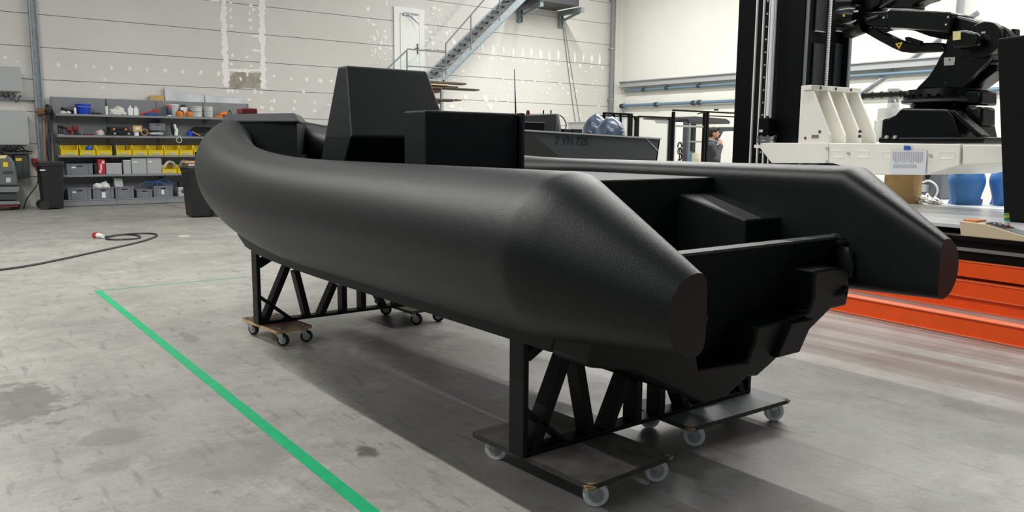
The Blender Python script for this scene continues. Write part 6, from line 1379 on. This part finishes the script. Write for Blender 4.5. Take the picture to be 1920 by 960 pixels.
zA, zB2, zC, zD = rp(1768, 206, 2.6).z, rp(1768, 193, 2.6).z, rp(1768, 180, 2.6).z, rp(1768, 165, 2.6).z
rw = abs(vu(rp(1700, 185, 2.95))[1] - vu(rp(1840, 185, 2.95))[1]) / 2
mb = MB(); mb.lathe([(rw * 0.72, 0), (rw * 0.8, zB2 - zA), (rw * 0.96, zB2 - zA + 0.01), (rw * 0.98, zC - zA), (rw * 0.9, zC - zA + 0.01), (rw * 0.88, zD - zA)], cc(zA), n=48); mb.build('turntable', 'robot_black', RB)
mb = MB(); mb.lathe([(rw * 1.0, 0), (rw * 1.0, 0.03)], cc(zB2 + 0.02), n=48); mb.build('turntable_ring', 'dark_grey', RB)
for k in range(16): q = math.pi * (0.9 + 1.2 * k / 15); mb = MB(); p = cc(zC + 0.01) + (CU * math.cos(q) + CV * math.sin(q)) * rw * 0.93; mb.cyl(p, p + V((0, 0, 0.02)), 0.018, n=8); mb.build('ring_bolt', 'black_metal', RB)
for a_, b_, v0, dd_ in (((1806, 168), (1840, 197), 2.75, 0.35), ((1812, 200), (1841, 238), 2.7, 0.3)):
    P = [(a_[0], a_[1]), (b_[0], a_[1]), (b_[0], b_[1]), (a_[0], b_[1])]; rprism(P, v0, dd_, 'motor', bev=0.03)
rprism([(1836, 206), (1843, 206), (1843, 234), (1836, 234)], 2.78, 0.14, 'motor_cap', bev=0.01)
# link arm
rprism([(1714, 168), (1722, 160), (1740, 142), (1752, 124), (1762, 104), (1768, 96), (1776, 66), (1792, 50), (1815, 44), (1846, 52), (1862, 66), (1866, 84), (1862, 104), (1850, 122), (1830, 140), (1812, 168)], 2.78, 0.42, 'link_arm', bev=0.03)
rprism([(1768, 166), (1780, 140), (1800, 120), (1840, 92), (1856, 78), (1864, 92), (1856, 110), (1832, 134), (1806, 166)], 2.70, 0.08, 'arm_cover', bev=0.02)
rprism([(1842, 117), (1869, 117.5), (1869, 133), (1822, 168), (1812, 166), (1822, 150)], 2.86, 0.3, 'counterbalance', bev=0.01)
rprism([(1842, 116), (1870, 117), (1870, 121), (1850, 121), (1822, 148), (1818, 144)], 2.84, 0.02, 'counterbalance_edge', 'grey_paint', 0.003)
rprism([(1762, 168), (1766, 156), (1772, 150), (1778, 166)], 2.74, 0.05, 'stop_block', bev=0.005)
# shoulder motors
for pts, d in (([(1784, 58), (1808, 56), (1832, 62), (1836, 72), (1834, 86), (1812, 90), (1788, 92), (1782, 80)], 0.26),):
    rprism(pts, 2.52, d, 'shoulder_motor', bev=0.03)
mb = MB(); c0 = rp(1842, 74, 2.66); mb.cyl(c0 + CV * 0.12, c0, 0.19, n=32); mb.build('shoulder_joint', 'robot_black', RB, bevel=0.01)
rprism([(1786.5, 59), (1801, 58), (1801, 74), (1786.5, 75.5)], 2.505, 0.012, 'sticker', 'sticker_pale', 0.0)
rprism([(1770, 108), (1791, 107), (1789, 122), (1770, 123)], 2.77, 0.008, 'name_plate', 'light_grey', 0.0)
rprism([(1840, 59.5), (1848, 59), (1847, 62.5), (1840, 63)], 2.64, 0.015, 'name_tag', 'light_grey', 0.0)
rprism([(1778.5, 110.5), (1781.5, 110.2), (1781.5, 113.3), (1778.5, 113.6)], 2.765, 0.004, 'emblem', 'dark_grey', 0.0)
# upper arm
rprism([(1664, 20), (1669, 16), (1780, 22), (1784, 26), (1782, 58), (1776, 60), (1700, 53), (1662, 51)], 2.62, 0.5, 'upper_arm', bev=0.02)
rprism([(1784, 28), (1806, 32), (1830, 39), (1852, 46), (1866, 52), (1864, 80), (1800, 78), (1783, 58)], 2.72, 0.4, 'arm_root', bev=0.03)
rprism([(1618, 22), (1666, 20), (1666, 51), (1640, 53), (1626, 50), (1616, 40)], 2.72, 0.36, 'fore_arm', bev=0.02)
for px_, py_ in ((1778, 32), (1774, 46), (1657, 33)): c = rp(px_, py_, 2.62); mb = MB(); mb.cyl(c + CV * 0.01, c - CV * 0.006, 0.012, n=8); mb.build('bolt', 'zinc', RB)
# lower and upper tie links
rprism([(1612, 50), (1640, 52), (1660, 62), (1686, 74), (1704, 80), (1766, 80), (1774, 96), (1740, 98), (1710, 99.5), (1690, 97.5), (1672, 90), (1648, 77), (1622, 62)], 2.75, 0.12, 'tie_link', bev=0.02)
rprism([(1696, 70), (1703, 69), (1728, 77), (1724, 84), (1698, 78)], 2.70, 0.05, 'link_block', bev=0.005)
rprism([(1686, 54), (1700, 53), (1778, 58), (1790, 72), (1770, 74), (1742, 68), (1712, 57)], 2.9, 0.12, 'tie_link', bev=0.015)
rprism([(1640, 52), (1660, 51), (1668, 56), (1655, 59), (1648, 56)], 2.7, 0.1, 'link_pin', bev=0.006)
rprism([(1678.5, 81.8), (1692.5, 79), (1685.5, 92)], 2.738, 0.010, 'warning_sticker', 'sticker_yellow', 0.0)
rprism([(1683, 82.8), (1687, 82), (1686.5, 86), (1684, 86)], 2.735, 0.004, 'warning_mark', 'black_metal', 0.0)
# wrist and head at the left
mb = MB(); c = rp(1592, 31, 2.68); ax = (CU * 0.9 + V((0, 0, 0.10))).normalized()
mb.lathe([(0.07, -0.16), (0.135, -0.14), (0.15, -0.06), (0.15, 0.1), (0.12, 0.16)], c, ax, 28); mb.build('wrist_motor', 'robot_black', RB)
mb = MB(); c = rp(1592, 6, 2.72); mb.lathe([(0.08, -0.14), (0.13, -0.12), (0.14, 0.1), (0.1, 0.14)], c, ax, 28); mb.build('wrist_motor', 'robot_black', RB)
mb = MB(); c = rp(1610, 48, 2.74); mb.lathe([(0.05, -0.1), (0.12, -0.08), (0.125, 0.12), (0.09, 0.18)], c, (CU * 0.95 - V((0, 0, 0.2))).normalized(), 28); mb.build('wrist_elbow', 'robot_black', RB)
rprism([(1600, -10), (1655, -10), (1650, 8), (1640, 14), (1626, 26), (1606, 24)], 2.78, 0.3, 'wrist_housing', bev=0.02)
rprism([(1640, -12), (1745, -12), (1742, -2), (1722, 4), (1712, 10), (1712, 16), (1668, 15), (1648, 14)], 2.8, 0.25, 'cable_guide', bev=0.01)
mb = MB(); mb.tube([rp(1650, 15, 2.76), rp(1674, 0, 2.76)], 0.014, 8); mb.build('hose', 'dark_grey', RB)
mb = MB(); mb.tube([rp(1626, 36, 2.69), rp(1646, 30, 2.69)], 0.016, 8); mb.build('hose', 'dark_grey', RB)
rprism([(1600, 20), (1609, 19), (1609, 22.5), (1601, 23)], 2.52, 0.006, 'name_tag', 'light_grey', 0.0)
rprism([(1579.5, 31), (1584.5, 31), (1582, 25.5)], 2.52, 0.006, 'warning_sticker', 'sticker_yellow', 0.0)
rprism([(1580, 43.5), (1606, 37), (1600, 42), (1590, 46)], 2.56, 0.02, 'wrist_bracket', 'steel', 0.003)
for k in range(4):
    mb = MB(); mb.tube(arc([rp(x_ + k * 3, y_ + k * 1.5, 2.8 + 0.03 * k) for x_, y_ in ((1852, 52), (1866, 50), (1880, 52), (1890, 60), (1896, 72))], 5), 0.018, 8); mb.build('hose', 'black_rubber', RB)
rprism([(1896, 54), (1904, 54), (1904, 67), (1896, 67)], 2.9, 0.1, 'hose_clamp', bev=0.003)
# black hose across to the column
o = thing('corrugated_hose', 'black corrugated hose running behind the clear filter jar', 'hose', rp(1660, 179, 3.0))
mb = MB(); P0, P1 = rp(1618, 179.5, 3.05), rp(1706, 175, 3.05); pts = [lerp(P0, P1, k / 60) for k in range(61)]; mb.tube(pts, [0.03 + 0.006 * (k % 2) + (0.012 if k % 12 < 3 else 0) for k in range(61)], 12); mb.build('hose', 'black_rubber', o)
# filter jar
jv = 3.58; cj = lambda px, py: rp(px, py, jv)
o = thing('filter_unit', 'clear and white filter jar unit standing left of the robot base', 'filter', V((cj(1672, 268).x, cj(1672, 268).y, ZBm)))
def jl(px0, px1, y0, y1, m, nm, taper=1.0):
    a_, b_ = cj(px0, y0), cj(px1, y0); c = (a_ + b_) / 2 + CV * 0.05; r = (b_ - a_).length / 2; zb_, zt_ = cj((px0 + px1) / 2, y1).z, cj((px0 + px1) / 2, y0).z
    c.z = zb_; h = zt_ - zb_; mb = MB(); mb.lathe([(r * 0.96, 0), (r, h * 0.08), (r * taper, h * 0.92), (r * taper * 0.95, h)], c, n=28); return mb.build(nm, m, o)
jl(1662, 1682, 166, 179, 'light_grey', 'cap'); jl(1662.5, 1680, 179, 199, 'glass_clear', 'jar'); jl(1664, 1679, 180, 198, 'clear_plastic', 'cartridge'); jl(1661, 1681, 193, 206, 'white_plastic', 'collar'); jl(1645, 1683, 203, 225, 'white_plastic', 'bowl'); jl(1652, 1654.5, 225, 267, 'light_grey', 'stem')
mb = MB(); mb.tube(arc([cj(1677, 186), cj(1680, 195), cj(1680, 206), cj(1676, 216)], 5), 0.012, 8); mb.build('tube', 'cable_white', o)
jl(1637, 1652, 226, 266, 'white_plastic', 'bracket')
# ================================================================== light and camera
def strip_light(x, y0, y1, z, w, power, col=(1, 0.99, 0.955)):
    l = bpy.data.lights.new('strip_light', 'AREA'); l.shape = 'RECTANGLE'; l.size = w; l.size_y = y1 - y0; l.energy = power; l.color = col
    o = bpy.data.objects.new('strip_light', l); COL.objects.link(o); o.location = (x, (y0 + y1) / 2, z); return o
for x, y0, y1, p in ((-4.9, 1, 13, 40), (-0.51, 1.8, 15, 72), (3.9, 8, 15, 12), (8.3, 4, 11, 40), (12.7, 0, 16.5, 76), (17.1, 2, 20, 76)):
    strip_light(x, y0, y1, 7.86, 0.12, p * (y1 - y0))
w = bpy.data.worlds.new('world'); SC.world = w; w.use_nodes = True
w.node_tree.nodes['Background'].inputs[0].default_value = (0.85, 0.95, 1.0, 1); w.node_tree.nodes['Background'].inputs[1].default_value = 0.15
cam = bpy.data.cameras.new('camera'); co = bpy.data.objects.new('camera', cam); COL.objects.link(co)
cam.sensor_width = 36; cam.lens = F / 1920 * 36; cam.clip_end = 200; cam.clip_start = 0.05
co.matrix_world = Matrix(((CX.x, CY.x, CZ.x, 0), (CX.y, CY.y, CZ.y, 0), (CX.z, CY.z, CZ.z, CAMZ), (0, 0, 0, 1)))
SC.camera = co
SC.view_settings.view_transform = 'Standard'; SC.view_settings.look = 'None'; SC.view_settings.exposure = 0.0; SC.view_settings.gamma = 1
SC.view_settings.use_curve_mapping = False
